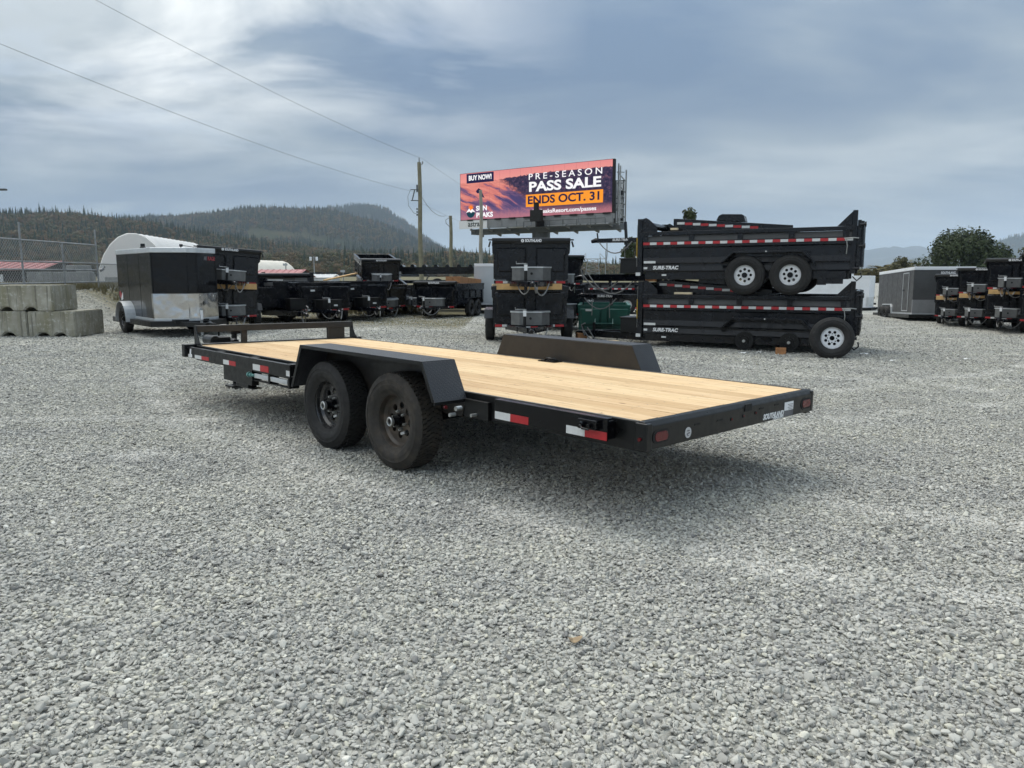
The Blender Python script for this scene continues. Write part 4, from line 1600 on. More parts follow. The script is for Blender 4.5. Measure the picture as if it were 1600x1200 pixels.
    mb.cyl((3.11, -hw, R0), (3.11, hw, R0), .045, 12)
    for s in (1, -1):
        for xc in (2.155, 3.11):
            mb.tube([(xc - .42, s * (hw - .10), R0 + .10), (xc - .2, s * (hw - .10), R0 + .02), (xc, s * (hw - .10), R0 - .05), (xc + .2, s * (hw - .10), R0 + .02), (xc + .42, s * (hw - .10), R0 + .10)], .022, 8)
    part('axles', mb, M_BLACK, t, 1.0)
    for s in (1, -1):
        for xc, ty, rm, spin, lab in ((2.155, tyre_b, rim_b, .3, 'dusty brown rear wheel'), (3.11, tyre_a, rim_a, 1.1, None)):
            w = sub_empty('wheel', t, (xc, s * (hw + .118), R0))
            if s < 0:
                w.rotation_euler = (0, 0, math.pi)
            if lab:
                w['label'] = lab
            Ms = Matrix.Rotation(spin, 4, 'Y')
            link('tyre', ty, w, Ms)
            link('rim', rm, w, Ms)
            link('hub', hub_me, w)
            link('hub_cap', cap_me, w)
            for k in range(6):
                a = 2 * math.pi * k / 6 + spin
                link('lug_nut', nut_me, w, Matrix.Translation((.070 * math.cos(a), 0, .070 * math.sin(a))))
            link('wheel_weight', wt_me, w, Matrix.Translation((.10 * math.cos(-1.9), yd + .01, .10 * math.sin(-1.9))) @ Matrix.Rotation(1.9 - R(90), 4, 'Y'))


build_main_trailer()

# ------------------------------------------------------------------ dump trailers
FAR_TYRE = tyre_mesh(.40, .215, .235, M_RUBBER, False, 40)
FAR_TYRE_S = tyre_mesh(.345, .20, .205, M_RUBBER, False, 36)
FAR_RIM, FAR_YD = rim_mesh(.215, .235, M_RIMGREY, .03)
FAR_RIM_S, FAR_YDS = rim_mesh(.20, .205, M_RIMGREY, .03)
FAR_RIM_B, _ = rim_mesh(.20, .205, M_RIMBLK, .03)
HUB_FAR = MB().cyl((0, FAR_YD - .01, 0), (0, FAR_YD + .045, 0), .055, 14).cyl((0, FAR_YD + .045, 0), (0, FAR_YD + .075, 0), .026, 12).mesh('hub', [M_BLACKG], 0.6)
DRUM = None


def drum_mesh():
    mb = MB()
    mb.cyl((0, -.05, 0), (0, .035, 0), .175, 28)
    mb.lathe([(.175, .03), (.19, .03), (.19, -.03), (.175, -.03)], 28)
    mb.cyl((0, .035, 0), (0, .085, 0), .075, 18)
    mb.m = 1
    mb.cyl((0, .085, 0), (0, .11, 0), .03, 14)
    mb.m = 0
    for k in range(8):
        a = 2 * math.pi * k / 8
        mb.cyl((.11 * math.cos(a), .03, .11 * math.sin(a)), (.11 * math.cos(a), .065, .11 * math.sin(a)), .012, 6)
    return mb.mesh('brake_drum', [M_BLACK, M_STEEL], 0.6)


DRUM = drum_mesh()


def hang(p0, p1, sag, n=9):
    p0, p1 = Vector(p0), Vector(p1)
    return [tuple(p0.lerp(p1, i / (n - 1)) - Vector((0, 0, sag * 4 * (i / (n - 1)) * (1 - i / (n - 1))))) for i in range(n)]


def add_wheel(t, x, y, side, Rw, big, black=False):
    w = sub_empty('wheel', t, (x, y, Rw))
    if side < 0:
        w.rotation_euler = (0, 0, math.pi)
    sp = rnd.uniform(0, 6)
    Ms = Matrix.Rotation(sp, 4, 'Y')
    link('tyre', FAR_TYRE if big else FAR_TYRE_S, w, Ms)
    link('rim', (FAR_RIM if big else (FAR_RIM_B if black else FAR_RIM_S)), w, Ms)
    link('hub', HUB_FAR, w)


def large_dump(t, wheels, drums):
    """14 ft dump trailer with folding board sides; x forward from the tail, y left, wheels would stand on z=0"""
    L, hw, Rw = 4.18, 1.05, .40
    BV = .006
    # frame
    mb = MB()
    for s in (1, -1):
        mb.span((.05, s * .70, .31), (L, s * .82, .50))
        mb.span((.10, s * (hw - .04), .32), (L - .05, s * (hw - .01), .47))
    for i in range(7):
        mb.span((.3 + i * .6, -.7, .34), (.38 + i * .6, .7, .44))
    part('frame', mb, M_FARBLACK, t, bevel=BV)
    # bed: floor and folded sides
    mb = MB()
    mb.span((0, -hw + .02, .50), (L, hw - .02, .55))
    for s in (1, -1):
        # lower side, pressed in three shallow folds
        pr = [(hw - .005, .47), (hw + .015, .50), (hw - .005, .60), (hw - .005, .64), (hw + .012, .67), (hw - .005, .78), (hw - .005, .98), (hw + .03, 1.0), (hw + .03, 1.035), (hw - .045, 1.035), (hw - .045, .47)]
        mb.prism([(s * a, b) for a, b in pr], 'x', 0, L)
    part('bed', mb, M_FARBLACK, t, bevel=.003)
    for s in (1, -1):
        mb = MB()
        mb.span((0, s * (hw - .02), 1.135), (L, s * (hw - .05), 1.25))
        mb.prism([(s * (hw + .0), 1.136), (s * (hw - .02), 1.12), (s * (hw - .02), 1.25)], 'x', 0.0, L)
        sb = part('side_board', mb, M_GREYPAINT, t)  # greyer than the bed: light caught by the tops is put into the colour
        mb = MB()
        mb.span((-.02, s * (hw + .035), 1.255), (L + .02, s * (hw - .06), 1.335))
        part('top_rail', mb, M_FARBLACK, t, bevel=BV)
        for i in range(5):
            mb = MB()
            x = .08 + i * 1.0
            mb.span((x, s * (hw + .022), 1.136), (x + .11, s * (hw - .02), 1.255))
            part('stake', mb, M_FARBLACK, t, bevel=.004)
        mb = MB()
        mb.span((0, s * (hw + .02), 1.035), (L, s * (hw - .04), 1.135))
        part('tape_rail', mb, M_FARBLACK, t, bevel=.004)
        n = 28
        for k in range(n):
            me = MB().box((0, 0, 0), (L / n - .003, .003, .055)).mesh('tape', M_WHITETAPE if k % 2 == 0 else M_REDTAPE) if (k, 'm') not in TAPES else TAPES[(k, 'm')]
            TAPES[(k, 'm')] = me
            link('tape', me, t, Matrix.Translation((L * (k + .5) / n, s * (hw + .0225), 1.085)))
    # front wall, front corner posts with gussets
    mb = MB()
    mb.span((L - .03, -hw + .05, .50), (L + .02, hw - .05, 1.14))
    mb.span((L - .03, -.25, 1.14), (L + .03, .25, 1.33))
    part('front_wall', mb, M_FARBLACK, t, bevel=BV)
    for s in (1, -1):
        mb = MB()
        mb.span((L + .02, s * (hw - .10), .40), (L + .13, s * (hw + .02), 1.62))
        part('front_post', mb, M_FARBLACK, t, bevel=BV)
        mb = MB()
        mb.prism([(L + .02, 1.336), (L + .02, 1.62), (L - .05, 1.64), (L - .12, 1.60), (L - .30, 1.44), (L - .30, 1.336)], 'y', s * (hw + .0), s * (hw - .02))
        part('front_gusset', mb, M_FARBLACK, t, bevel=.003)
    # tarp roller and its housing across the front
    mb = MB()
    mb.cyl((L + .06, -hw + .1, 1.52), (L + .06, hw - .1, 1.52), .075, 14)
    part('tarp_roll', mb, M_BLACKG, t, 1.0)
    mb = MB()
    mb.m = 0
    mb.bar((L + .135, hw - .03, 1.50), (L + .145, hw - .06, 1.22), .03, .03)
    mb.m = 1
    mb.bar((L + .145, hw - .06, 1.22), (L + .155, hw - .09, .80), .05, .05)
    mb.m = 0
    mb.bar((L + .155, hw - .09, .80), (L + .16, hw - .10, .60), .03, .03)
    part('tarp_crank', mb, [M_GALV, M_YELLOW], t)
    # tailgate
    tg = sub_empty('tailgate', t)
    mb = MB()
    for s in (1, -1):
        mb.span((-.06, s * (hw + .02), .42), (.03, s * (hw - .10), 1.635 if s > 0 else 1.45))
        mb.prism([(.03, 1.336), (.03, 1.62), (.30, 1.34)], 'y', s * (hw + .0), s * (hw - .02))
    part('gate_post', mb, M_FARBLACK, tg, bevel=BV)
    mb = MB()
    mb.span((-.13, -hw + .02, .55), (-.065, hw - .02, 1.45))
    for y in (-.7, -.2, .3, .8):
        mb.span((-.18, y - .05, .56), (-.13, y + .05, 1.44))
    part('gate_panel', mb, M_FARBLACK, tg, bevel=BV)
    mb = MB()
    for z in (1.36, .95):
        mb.cyl((-.10, hw + .03, z), (-.19, hw + .03, z), .022, 8)
        mb.cyl((-.19, hw + .03, z), (-.22, hw + .03, z), .05, 10)
    mb.cyl((-.14, hw + .03, .52), (-.02, hw + .03, .52), .03, 8)
    part('gate_latch', mb, M_FARBLACK, tg)
    mb = MB()
    mb.tube([(.16, hw + .035, 1.10), (.0, hw + .06, 1.11), (-.10, hw + .05, 1.10)], .012, 6)
    mb.tube([(.12, hw + .04, 1.09), (.10, hw + .05, .95), (.11, hw + .04, .80)], .008, 6)
    part('gate_chain', mb, M_TAPECHAIN, tg)
    mb = MB()
    mb.tube([(-.02, hw - .2, .36), (-.10, hw - .1, .28), (-.18, hw - .05, .36), (-.16, hw - .04, .44)], .014, 6)
    mb.span((.15, hw - .2, .22), (.55, hw - .02, .33))
    mb.span((.45, hw - .01, .20), (.62, hw + .02, .48))
    part('ramp_mount', mb, M_FARBLACK, t)
    # fenders: flat bent band with a rounded edge
    for s in (1, -1):
        mb = MB()
        p = [(2.51, .66), (2.45, .68), (2.25, .885), (.88, .885), (.68, .68), (.65, .645)]
        mb.strip(p, s * hw, s * (hw + .26), .022)
        mb.prism([p[0], p[1], p[2], p[3], p[4], p[5], (.70, .645), (.73, .70), (.905, .845), (2.23, .845), (2.40, .69), (2.46, .66)], 'y', s * (hw + .255), s * (hw + .27))
        part('fender', mb, M_FARBLACK, t, bevel=.004)
        mb = MB()
        mb.cyl((1.58, s * (hw + .265), .872), (1.58, s * (hw + .285), .872), .014, 10)
        part('marker_light', mb, M_WHITETAPE, t)
    # running gear
    mb = MB()
    for x in (1.11, 1.99):
        mb.cyl((x, -hw - .05, Rw), (x, hw + .05, Rw), .05, 10)
    for s in (1, -1):
        mb.tube([(2.43, s * (hw - .05), .44), (1.99, s * (hw - .05), .36), (1.68, s * (hw - .05), .47), (1.43, s * (hw - .05), .47), (1.11, s * (hw - .05), .36), (.73, s * (hw - .05), .44)], .03, 6)
        mb.span((1.45, s * (hw - .09), .40), (1.67, s * (hw - .01), .52))
    part('axles', mb, M_BLACK, t, 0.8)
    for s in (1, -1):
        for x in (1.11, 1.99):
            if wheels:
                add_wheel(t, x, s * (hw + .135), s, Rw, True)
            if drums:
                o = link('brake_drum', DRUM, t, Matrix.Translation((x, s * (hw + .06), Rw)) @ (Matrix.Rotation(math.pi, 4, 'Z') if s < 0 else Matrix()))
    # tongue with coupler, box, cables
    mb = MB()
    for s in (1, -1):
        mb.bar((L, s * .62, .36), (L + 1.55, s * .07, .36), .09, .16)
    mb.span((L + 1.30, -.07, .29), (L + 1.75, .07, .43))
    mb.span((L + .3, -.45, .30), (L + .38, .45, .42))
    part('tongue', mb, M_FARBLACK, t, bevel=BV)
    mb = MB()
    mb.tube([(L + 1.7, 0, .36), (L + 1.85, 0, .36), (L + 1.98, 0, .33)], [.06, .07, .05], 10)
    mb.cyl((L + 1.80, 0, .36), (L + 1.80, 0, .55), .02, 8)
    part('coupler', mb, M_FARBLACK, t, 1.0)
    mb = MB()
    mb.span((L + .27, .02, .45), (L + .67, .58, .77))
    mb.span((L + .25, .0, .77), (L + .69, .60, .80))
    part('tool_box', mb, M_BLACK, t, bevel=BV)
    mb = MB()
    mb.tube(hang((L + 1.75, .08, .42), (L + .7, .35, .40), .34), .018, 6)
    mb.tube(hang((L + 1.65, .10, .50), (L + .35, .5, .32), .42), .014, 6)
    mb.tube([(L + 1.72, .1, .30), (L + 1.80, .11, .56), (L + 1.70, .1, .60)], .016, 6)
    part('cables', mb, M_CABLE, t, 1.0)
    mb = MB()
    mb.span((L + .05, hw - .02, .40), (L + .15, hw + .04, .47))
    part('front_lamp', mb, M_WHITETAPE, t)
    # lettering on the lower side, one on each side
    for s in (1, -1):
        if s > 0:
            xa, ya = (-1, 0, 0), (0, 0, 1)
        else:
            xa, ya = (1, 0, 0), (0, 0, 1)
        mb = MB()
        mb.span((L - .80, s * (hw + .013), .505), (L - .20, s * (hw + .016), .63))
        lp = part('name_plate', mb, M_DARK, t)
        put_text(lp, 'SURE-TRAC', (L - .50, s * (hw + .0175), .565), xa, ya, .105, M_WHITE, shear=.15, bold=.004, width=.56)
        mb = MB()
        mb.span((L - .28, s * (hw + .013), .665), (L - .02, s * (hw + .016), .715))
        mb.span((L - .10, s * (hw + .013), .54), (L - .02, s * (hw + .016), .585))
        mb.span((L - .52, s * (hw + .0), .395), (L - .42, s * (hw + .004), .43))
        part('sticker', mb, M_WHITETAPE, t)


TAPES = {}


def small_dump(t, wheels, shroud=True, box='grey', paint=None, jack=True, text='SOUTHLAND'):
    """10 ft dump trailer; origin under the middle of the front wall, x forward"""
    P = paint or M_FARBLACK
    L, hw, Rw, H = 3.1, .80, .345, 1.30
    BV = .006
    mb = MB()
    for s in (1, -1):
        mb.span((-L, s * .45, .34), (0, s * .55, .50))
    for i in range(5):
        mb.span((-L + .2 + i * .68, -.45, .36), (-L + .28 + i * .68, .45, .44))
    mb.span((-.04, -.82, .40), (.04, .82, .47))
    part('frame', mb, M_FARBLACK, t, bevel=BV)
    mb = MB()
    mb.span((-L, -hw + .02, .52), (-.03, hw - .02, .56))
    for s in (1, -1):
        mb.prism([(s * a, b) for a, b in ((hw - .02, .48), (hw, .48), (hw + .005, 1.0), (hw + .05, 1.06), (hw + .05, 1.22), (hw - .02, 1.22))], 'x', -L, -.002)
        for i in range(5):
            x = -L + .15 + i * .68
            mb.span((x, s * (hw + .003), .50), (x + .06, s * (hw + .035), 1.05))
    part('bed', mb, P, t, bevel=.004)
    mb = MB()
    for s in (1, -1):
        mb.span((-L, s * (hw - .03), 1.222), (0, s * (hw + .065), H))
    part('top_rail', mb, P, t, bevel=BV)
    # front wall with pressed panels either side of a post
    mb = MB()
    mb.prism([(-hw + .01, .48), (hw - .01, .48), (hw, 1.0), (hw + .045, 1.06), (hw + .045, H), (-hw - .045, H), (-hw - .045, 1.06), (-hw, 1.0)], 'x', 0, .03)
    part('front_wall', mb, P, t, bevel=BV)
    for s in (1, -1):
        mb = MB()
        mb.prism([(s * .12, .66), (s * (hw - .06), .66), (s * (hw - .06), 1.0), (s * (hw - .02), 1.07), (s * (hw - .02), 1.18), (s * .12, 1.18)], 'x', .031, .085)
        part('wall_panel', mb, P, t, bevel=.03, smooth=1.2)
    mb = MB()
    mb.span((.03, -.085, .48), (.125, .085, 1.2))
    mb.span((.03, -hw + .02, .56), (.07, -.086, .60))
    mb.span((.03, .086, .56), (.07, hw - .02, .60))
    part('centre_post', mb, P, t, bevel=BV)
    if shroud:
        mb = MB()
        mb.prism([(-.05, H + .002), (.17, H - .03), (.20, H + .03), (.18, H + .085), (-.05, H + .10)], 'y', -hw - .055, hw + .055)
        for s in (1, -1):
            mb.prism([(-.02, H), (.15, H - .03), (.03, 1.06), (.0, 1.06)], 'y', s * (hw + .046), s * (hw + .055))
            mb.span((-.02, s * (hw + .055), H + .04), (.03, s * (hw + .14), H + .07))
            mb.bar((.0, s * (hw + .10), H + .02), (.06, s * (hw + .13), H - .10), .03, .03)
        tp = part('tarp_shroud', mb, M_BLACK, t, bevel=.006)
        if text:
            put_text(tp, text, (.199, .045, H + .028), (0, 1, 0), (-.12, 0, 1), .085, M_WHITE, bold=.003, width=.36)
            mb = MB()
            mb.cyl((.190, -.19, H + .028), (.2005, -.19, H + .028), .035, 16)
            mb.m = 1
            mb.span((.2004, -.196, H + .012), (.2012, -.184, H + .044))
            part('emblem', mb, [M_WHITE, M_DARK], tp)
    if box == 'black':
        mb = MB()
        mb.span((.0855, -.50, 1.02), (.088, -.36, 1.075))
        mb.span((.0855, .30, .70), (.088, .46, .75))
        mb.span((.581, .10, .56), (.584, .22, .61))
        part('sticker', mb, M_WHITETAPE, t)
    # tailgate
    mb = MB()
    mb.span((-L - .06, -hw + .0, .50), (-L - .003, hw - .0, H - .02))
    part('tailgate', mb, P, t, bevel=BV)
    # tongue
    mb = MB()
    for s in (1, -1):
        mb.bar((.0, s * .50, .40), (1.15, s * .06, .40), .07, .11)
    mb.span((1.0, -.06, .345), (1.32, .06, .455))
    mb.span((.60, -.30, .345), (.66, .30, .445))
    part('tongue', mb, M_FARBLACK, t, bevel=BV)
    mb = MB()
    mb.tube([(1.30, 0, .42), (1.40, 0, .43), (1.50, 0, .40)], [.05, .055, .04], 10)
    part('coupler', mb, M_FARBLACK, t, 1.0)
    # tape and lamps across the front of the frame
    mb = MB()
    for k, (y0, y1, m) in enumerate(((-.78, -.62, 1), (-.62, -.46, 0), (-.14, .0, 0), (.0, .16, 1), (.42, .56, 0), (.56, .76, 1))):
        mb.m = m
        mb.span((.662 if abs(y0 + y1) < .4 else .041, y0, .405), (.667 if abs(y0 + y1) < .4 else .046, y1 - .003, .455))
    part('reflective_tape', mb, [M_WHITETAPE, M_REDTAPE], t)
    if box:
        mb = MB()
        bm_ = M_BOXGREY if box == 'grey' else M_BLACK
        mb.prism([(.10, -.42), (.10, .42), (.36, .42), (.58, .24), (.58, -.24), (.36, -.42)], 'z', .47, .74)
        b = part('tool_box', mb, bm_, t, bevel=.006)
        mb = MB()
        mb.prism([(.08, -.44), (.08, .44), (.37, .44), (.60, .25), (.60, -.25), (.37, -.44)], 'z', .741, .765)
        part('lid', mb, M_ALU if box == 'grey' else M_BLACK, b, bevel=.003)
        mb = MB()
        mb.cyl((.58, 0, .62), (.592, 0, .62), .028, 12)
        part('lock', mb, M_DARK, b)
    if jack:
        mb = MB()
        mb.cyl((.82, -.13, .20), (.82, -.13, .80), .035, 12)
        mb.cyl((.82, -.13, .10), (.82, -.13, .22), .026, 10)
        j = part('jack', mb, M_BLACK, t, 1.0)
        mb = MB()
        mb.span((.857, -.165, .68), (.862, -.095, .80))
        part('sticker', mb, M_WHITE, j)
        mb = MB()
        mb.cyl((.82, -.13, .80), (.82, -.13, .83), .04, 12)
        mb.tube([(.82, -.13, .825), (.82, -.33, .825), (.82, -.33, .87)], .011, 6)
        part('crank', mb, M_GALV, j)
    mb = MB()
    mb.tube(hang((1.36, .03, .40), (.50, .38, .40), .24), .014, 6)
    mb.tube(hang((1.30, -.03, .40), (.55, -.30, .38), .20), .012, 6)
    mb.tube(hang((1.28, .05, .40), (.66, .12, .36), .16), .018, 6)
    part('cables', mb, M_CABLE, t, 1.0)
    if wheels:
        mb = MB()
        for x in (-1.95, -1.20):
            mb.cyl((x, -hw, Rw), (x, hw, Rw), .045, 10)
        part('axles', mb, M_BLACK, t, 0.8)
        for s in (1, -1):
            for x in (-1.95, -1.20):
                add_wheel(t, x, s * (hw + .13), s, Rw, False, True)
            mb = MB()
            mb.strip([(-.70, .55), (-.86, .745), (-2.29, .745), (-2.45, .55)], s * hw, s * (hw + .25), .012)
            part('fender', mb, M_FARBLACK, t)


PROTO = {}


def place(kind, build, name, label, cat, loc, fwd, group=None, tilt=(0, 0), scale=1.0):
    """first call builds the kind, later calls copy it; fwd is the direction the tongue points on the ground"""
    if kind in PROTO:
        t = copy_tree(PROTO[kind])
    else:
        t = thing(name, label, cat)
        build(t)
        PROTO[kind] = t
    tag(t, label, cat, group)
    t.location = loc
    t.rotation_mode = 'XYZ'
    a = math.atan2(fwd[1], fwd[0])
    t.rotation_euler = (Matrix.Rotation(a, 3, 'Z') @ Matrix.Rotation(tilt[1], 3, 'Y') @ Matrix.Rotation(tilt[0], 3, 'X')).to_euler('XYZ')
    t.scale = (scale,) * 3
    return t


def bd_big_w(t): large_dump(t, True, False)
def bd_big_d(t): large_dump(t, False, True)
def bd_small_w(t): small_dump(t, True, False)
def bd_small_ws(t): small_dump(t, True, True)
def bd_small_s(t): small_dump(t, False, True)
def bd_small_bw(t): small_dump(t, True, False, 'black')
def bd_green(t): small_dump(t, False, False, None, M_GREEN, False)


def bd_nested(t):
    """shallow utility dump lying inside a bigger bed: low sides with tape, tongue sticking out over the front"""
    L, hw = 2.45, .80
    mb = MB()
    mb.span((-L, -hw, .0), (0, hw, .06))
    for s in (1, -1):
        mb.prism([(-L, .0), (0, .0), (0, .36), (-.08, .36), (-L, .16)], 'y', s * hw, s * (hw - .03))
    mb.span((-.03, -hw, .0), (.0, hw, .34))
    part('bed', mb, M_FARBLACK, t, bevel=.005)
    mb = MB()
    mb.prism([(-1.50, .262), (-.90, .30), (-.95, .40), (-1.02, .43), (-1.42, .415), (-1.47, .38)], 'y', hw - .35, hw - .04)
    part('gate_stop', mb, M_FARBLACK, t, bevel=.006)
    for s in (1, -1):
        mb = MB()
        for k in range(10):
            x = -.08 - k * .17
            mb.m = k % 2
            z = .285 - .082 * k * .17
            mb.span((x - .16, s * (hw + .001), z - .05), (x, s * (hw + .004), z))
        part('reflective_tape', mb, [M_WHITETAPE, M_REDTAPE], t)
    mb = MB()
    for s in (1, -1):
        mb.bar((-.2, s * .30, -.04), (1.75, s * .05, -.04), .06, .10)
    mb.span((1.5, -.05, -.09), (2.0, .05, .01))
    mb.tube([(1.95, 0, -.04), (2.05, 0, -.03), (2.16, 0, -.06)], [.05, .06, .04], 10)
    mb.bar((1.25, .1, -.25), (1.30, .1, .38), .06, .06)
    mb.bar((2.0, 0, 0), (2.02, 0, .14), .03, .03)
    part('tongue', mb, M_FARBLACK, t, bevel=.004)
    mb = MB()
    mb.tube(hang((1.95, .06, -.08), (1.1, .2, -.08), .26), .014, 6)
    mb.tube([(1.75, .07, -.08), (1.74, .08, -.35), (1.75, .08, -.50)], .012, 6)
    mb.tube([(1.30, .12, -.20), (1.28, .13, -.55)], .012, 6)
    part('cables', mb, M_CABLE, t, 1.0)
    lp = part('name_plate', MB().span((1.15, .142, -.075), (1.62, .146, .005)), M_DARK, t)
    put_text(lp, 'SURE-TRAC', (1.385, .1475, -.035), (-1, 0, 0), (0, 0, 1), .075, M_WHITE, shear=.15, bold=.003, width=.42)


# the tall side-on stack at the right
A2 = Vector((2.9, 16.7, 0))
B2 = Vector((6.77, 14.84, 0))
fw = (A2 - B2).normalized()
lf = Vector((-fw.y, fw.x, 0))
B2 = A2 - fw * 4.18
big_off = lf * -1.05
GB = 'dump trailers stacked in the yard'
c = B2 + big_off
place('big_d', bd_big_d, 'dump_trailer', 'long black dump trailer without wheels, bare brake drums showing, bottom of the side-on stack', 'dump trailer', (c.x, c.y, -.31), fw, GB)
place('big_w', bd_big_w, 'dump_trailer', 'long black dump trailer on two silver rimmed wheels, riding on top of another one', 'dump trailer', (c.x + fw.x * .03, c.y + fw.y * .03, 1.055), fw, GB, tilt=(0, .006))
nc = c + fw * (4.18 - .55)
place('nested', bd_nested, 'nested_trailer', 'shallow black trailer lying in the uppermost bed of the side-on stack', 'utility trailer', (nc.x, nc.y, 2.29), fw, 'shallow trailers nested in dump beds', tilt=(0, .0))
nc = c + fw * (4.18 - .20)
place('nested', bd_nested, 'nested_trailer', 'shallow black trailer squeezed between the two long beds of the side-on stack', 'utility trailer', (nc.x - fw.x * .0, nc.y, .98), fw, 'shallow trailers nested in dump beds')


def lumber(label, p, fwdv, size, mat=M_LUMBER, group='lumber spacers between stacked trailers', name='lumber', tilt=0):
    mb = MB()
    mb.box((0, 0, 0), size)
    a = math.atan2(fwdv[1], fwdv[0])
    return single(name, mb, mat, label, 'lumber', group, loc=p, rot=(0, tilt, a), bevel=.004)


p = A2 + fw * -.85 + lf * -.1
lumber('pale yellow spacer on the top rail under the upper silver wheeled trailer', (p.x, p.y, 1.055), fw, (.38, .12, .045), M_LUMBERP)
p = A2 + fw * -.62 + lf * -.06
lumber('small pale spacer lying on the topmost long rail near the front post', (p.x, p.y, 2.42), fw, (.15, .10, .045), M_LUMBERP)
p = A2 + fw * -.12 + lf * -.14
lumber('short brown spacer under the front corner of the upper long dump trailer', (p.x, p.y, 1.345 - .01), fw, (.22, .15, .06), M_BLOCKW)

# loose wheel leaning on the lower trailer
t = thing('spare_wheel', 'loose silver rimmed trailer wheel leaning at the tail of the lower dump trailer', 'wheel', (5.92, 14.36, 0))
link('tyre', FAR_TYRE, t)
link('rim', FAR_RIM, t)
mb = MB()
for k in range(8):
    a = 2 * math.pi * k / 8
    mb.cyl((.082 * math.cos(a), FAR_YD - .004, .082 * math.sin(a)), (.082 * math.cos(a), FAR_YD + .006, .082 * math.sin(a)), .012, 8)
part('bolt_hole', mb, M_DARK, t)
an = math.atan2(-.96, -.28)
t.rotation_euler = (Matrix.Rotation(an - R(90), 3, 'Z') @ Matrix.Rotation(R(9), 3, 'X')).to_euler()
t.location = (6.10, 14.36, GZ(5.95, 14.3) + .375)

# front-on stack under the billboard
FX, FY = .40, 16.9
gz = GZ(FX, FY)
place('small_w', bd_small_w, 'dump_trailer', 'black dump trailer on wheels facing the camera, lower one of the stack below the billboard', 'dump trailer', (FX, FY, gz), (0.0, -1), GB)
place('small_s', bd_small_s, 'dump_trailer', 'black dump trailer with white lettered shroud facing the camera, upper one below the billboard', 'dump trailer', (FX + .02, FY, gz + .96), (0.0, -1), GB)
lumber('yellow beam across the stack below the billboard', (FX - .02, FY - .12, gz + 1.295), (1, 0), (1.44, .10, .13))
lumber('second yellow beam at the back of the stack below the billboard', (FX, FY + 2.3, gz + 1.325), (1, 0), (1.66, .10, .06))
lumber('pale end of board sticking out left of the stack below the billboard', (FX - .55, FY + .35, gz + 1.325), (1, .1), (.6, .2, .04), M_LUMBERP)

# stack by the black cargo trailer
BX, BY = -7.68, 20.5
bf = (.45, -.89)
gz = GZ(BX, BY)
place('small_w', bd_small_w, 'dump_trailer', 'black dump trailer with grey toolbox, lower one of the stack beside the black cargo trailer', 'dump trailer', (BX, BY, gz), bf, GB, scale=.94)
place('small_s', bd_small_s, 'dump_trailer', 'leaning black dump trailer, top of the stack beside the black cargo trailer', 'dump trailer', (BX, BY, gz + .93), bf, GB, tilt=(R(-4.5), 0), scale=.94)
lumber('yellow beam in the stack beside the black cargo trailer', (BX + .05, BY - .12, gz + 1.22), (.89, .45), (1.5, .10, .15), tilt=R(2))

# row of dump trailers in the middle distance
row = [
    ('big_w', bd_big_w, -10.0, 27.6, (.62, -.78), 'dump trailer with white tape seen from its front corner, left end of the middle row', 0, 1.0, True),
    ('small_bw', bd_small_bw, -6.05, 24.6, (.50, -.87), 'black dump trailer with black toolbox, second from the left in the middle row', 0, 1.0, False),
    ('small_bw', bd_small_bw, -5.15, 26.4, (.50, -.87), 'black dump trailer with looped hose on its drawbar, third in the middle row', 0, 1.04, False),
    ('small_w', bd_small_w, -4.85, 29.2, (.30, -.95), 'black dump trailer with grey toolbox under the steeply tipped one', 0, .95, False),
    ('small_s', bd_small_s, -5.0, 29.0, (.30, -.95), 'tipped black dump trailer with a timber floor, top of the pile in the middle row', 1.0, .86, False),
    ('small_w', bd_small_w, -3.95, 30.6, (.15, -.99), 'black dump trailer with grey toolbox half hidden in the middle row', 0, .9, False),
    ('small_ws', bd_small_ws, -2.85, 28.4, (-.30, -.95), 'single black dump trailer with lettered shroud left of the pale grey cargo trailer', 0, .98, False),
]
for kind, bd, x, y, f, lab, dz, sc, big in row:
    o = place(kind, bd, 'dump_trailer', lab, 'dump trailer', (x, y, GZ(x, y) + dz), f, 'dump trailers in the middle row', tilt=(0, R(7) if 'tipped' in lab else 0), scale=sc)
    if big:
        for ch in list(o.children):
            if ch.name.startswith('tarp_crank'):
                bpy.data.objects.remove(ch)
mb = MB()
for i in range(5):
    mb.m = 0
    mb.box((0, -.35 + i * .175, 0), (1.9, .165, .05))
single('timber_bundle', mb, M_LUMBER, 'orange boards sloping behind the tipped dump trailer', 'boards', loc=(-6.6, 30.6, 1.42), rot=(0, R(-12), R(20)), bevel=.004)
mb = MB()
for i in range(3):
    for k in range(2):
        mb.box((i * .9, -.3 + k * .32, .0), (.86, .30, .26))
single('timber_bundle', mb, M_BLOCKW, 'stack of brown timber lying in the bed of the single dump trailer', 'boards', loc=(-2.32, 30.3, 1.22), rot=(0, R(3), R(72)), bevel=.006)

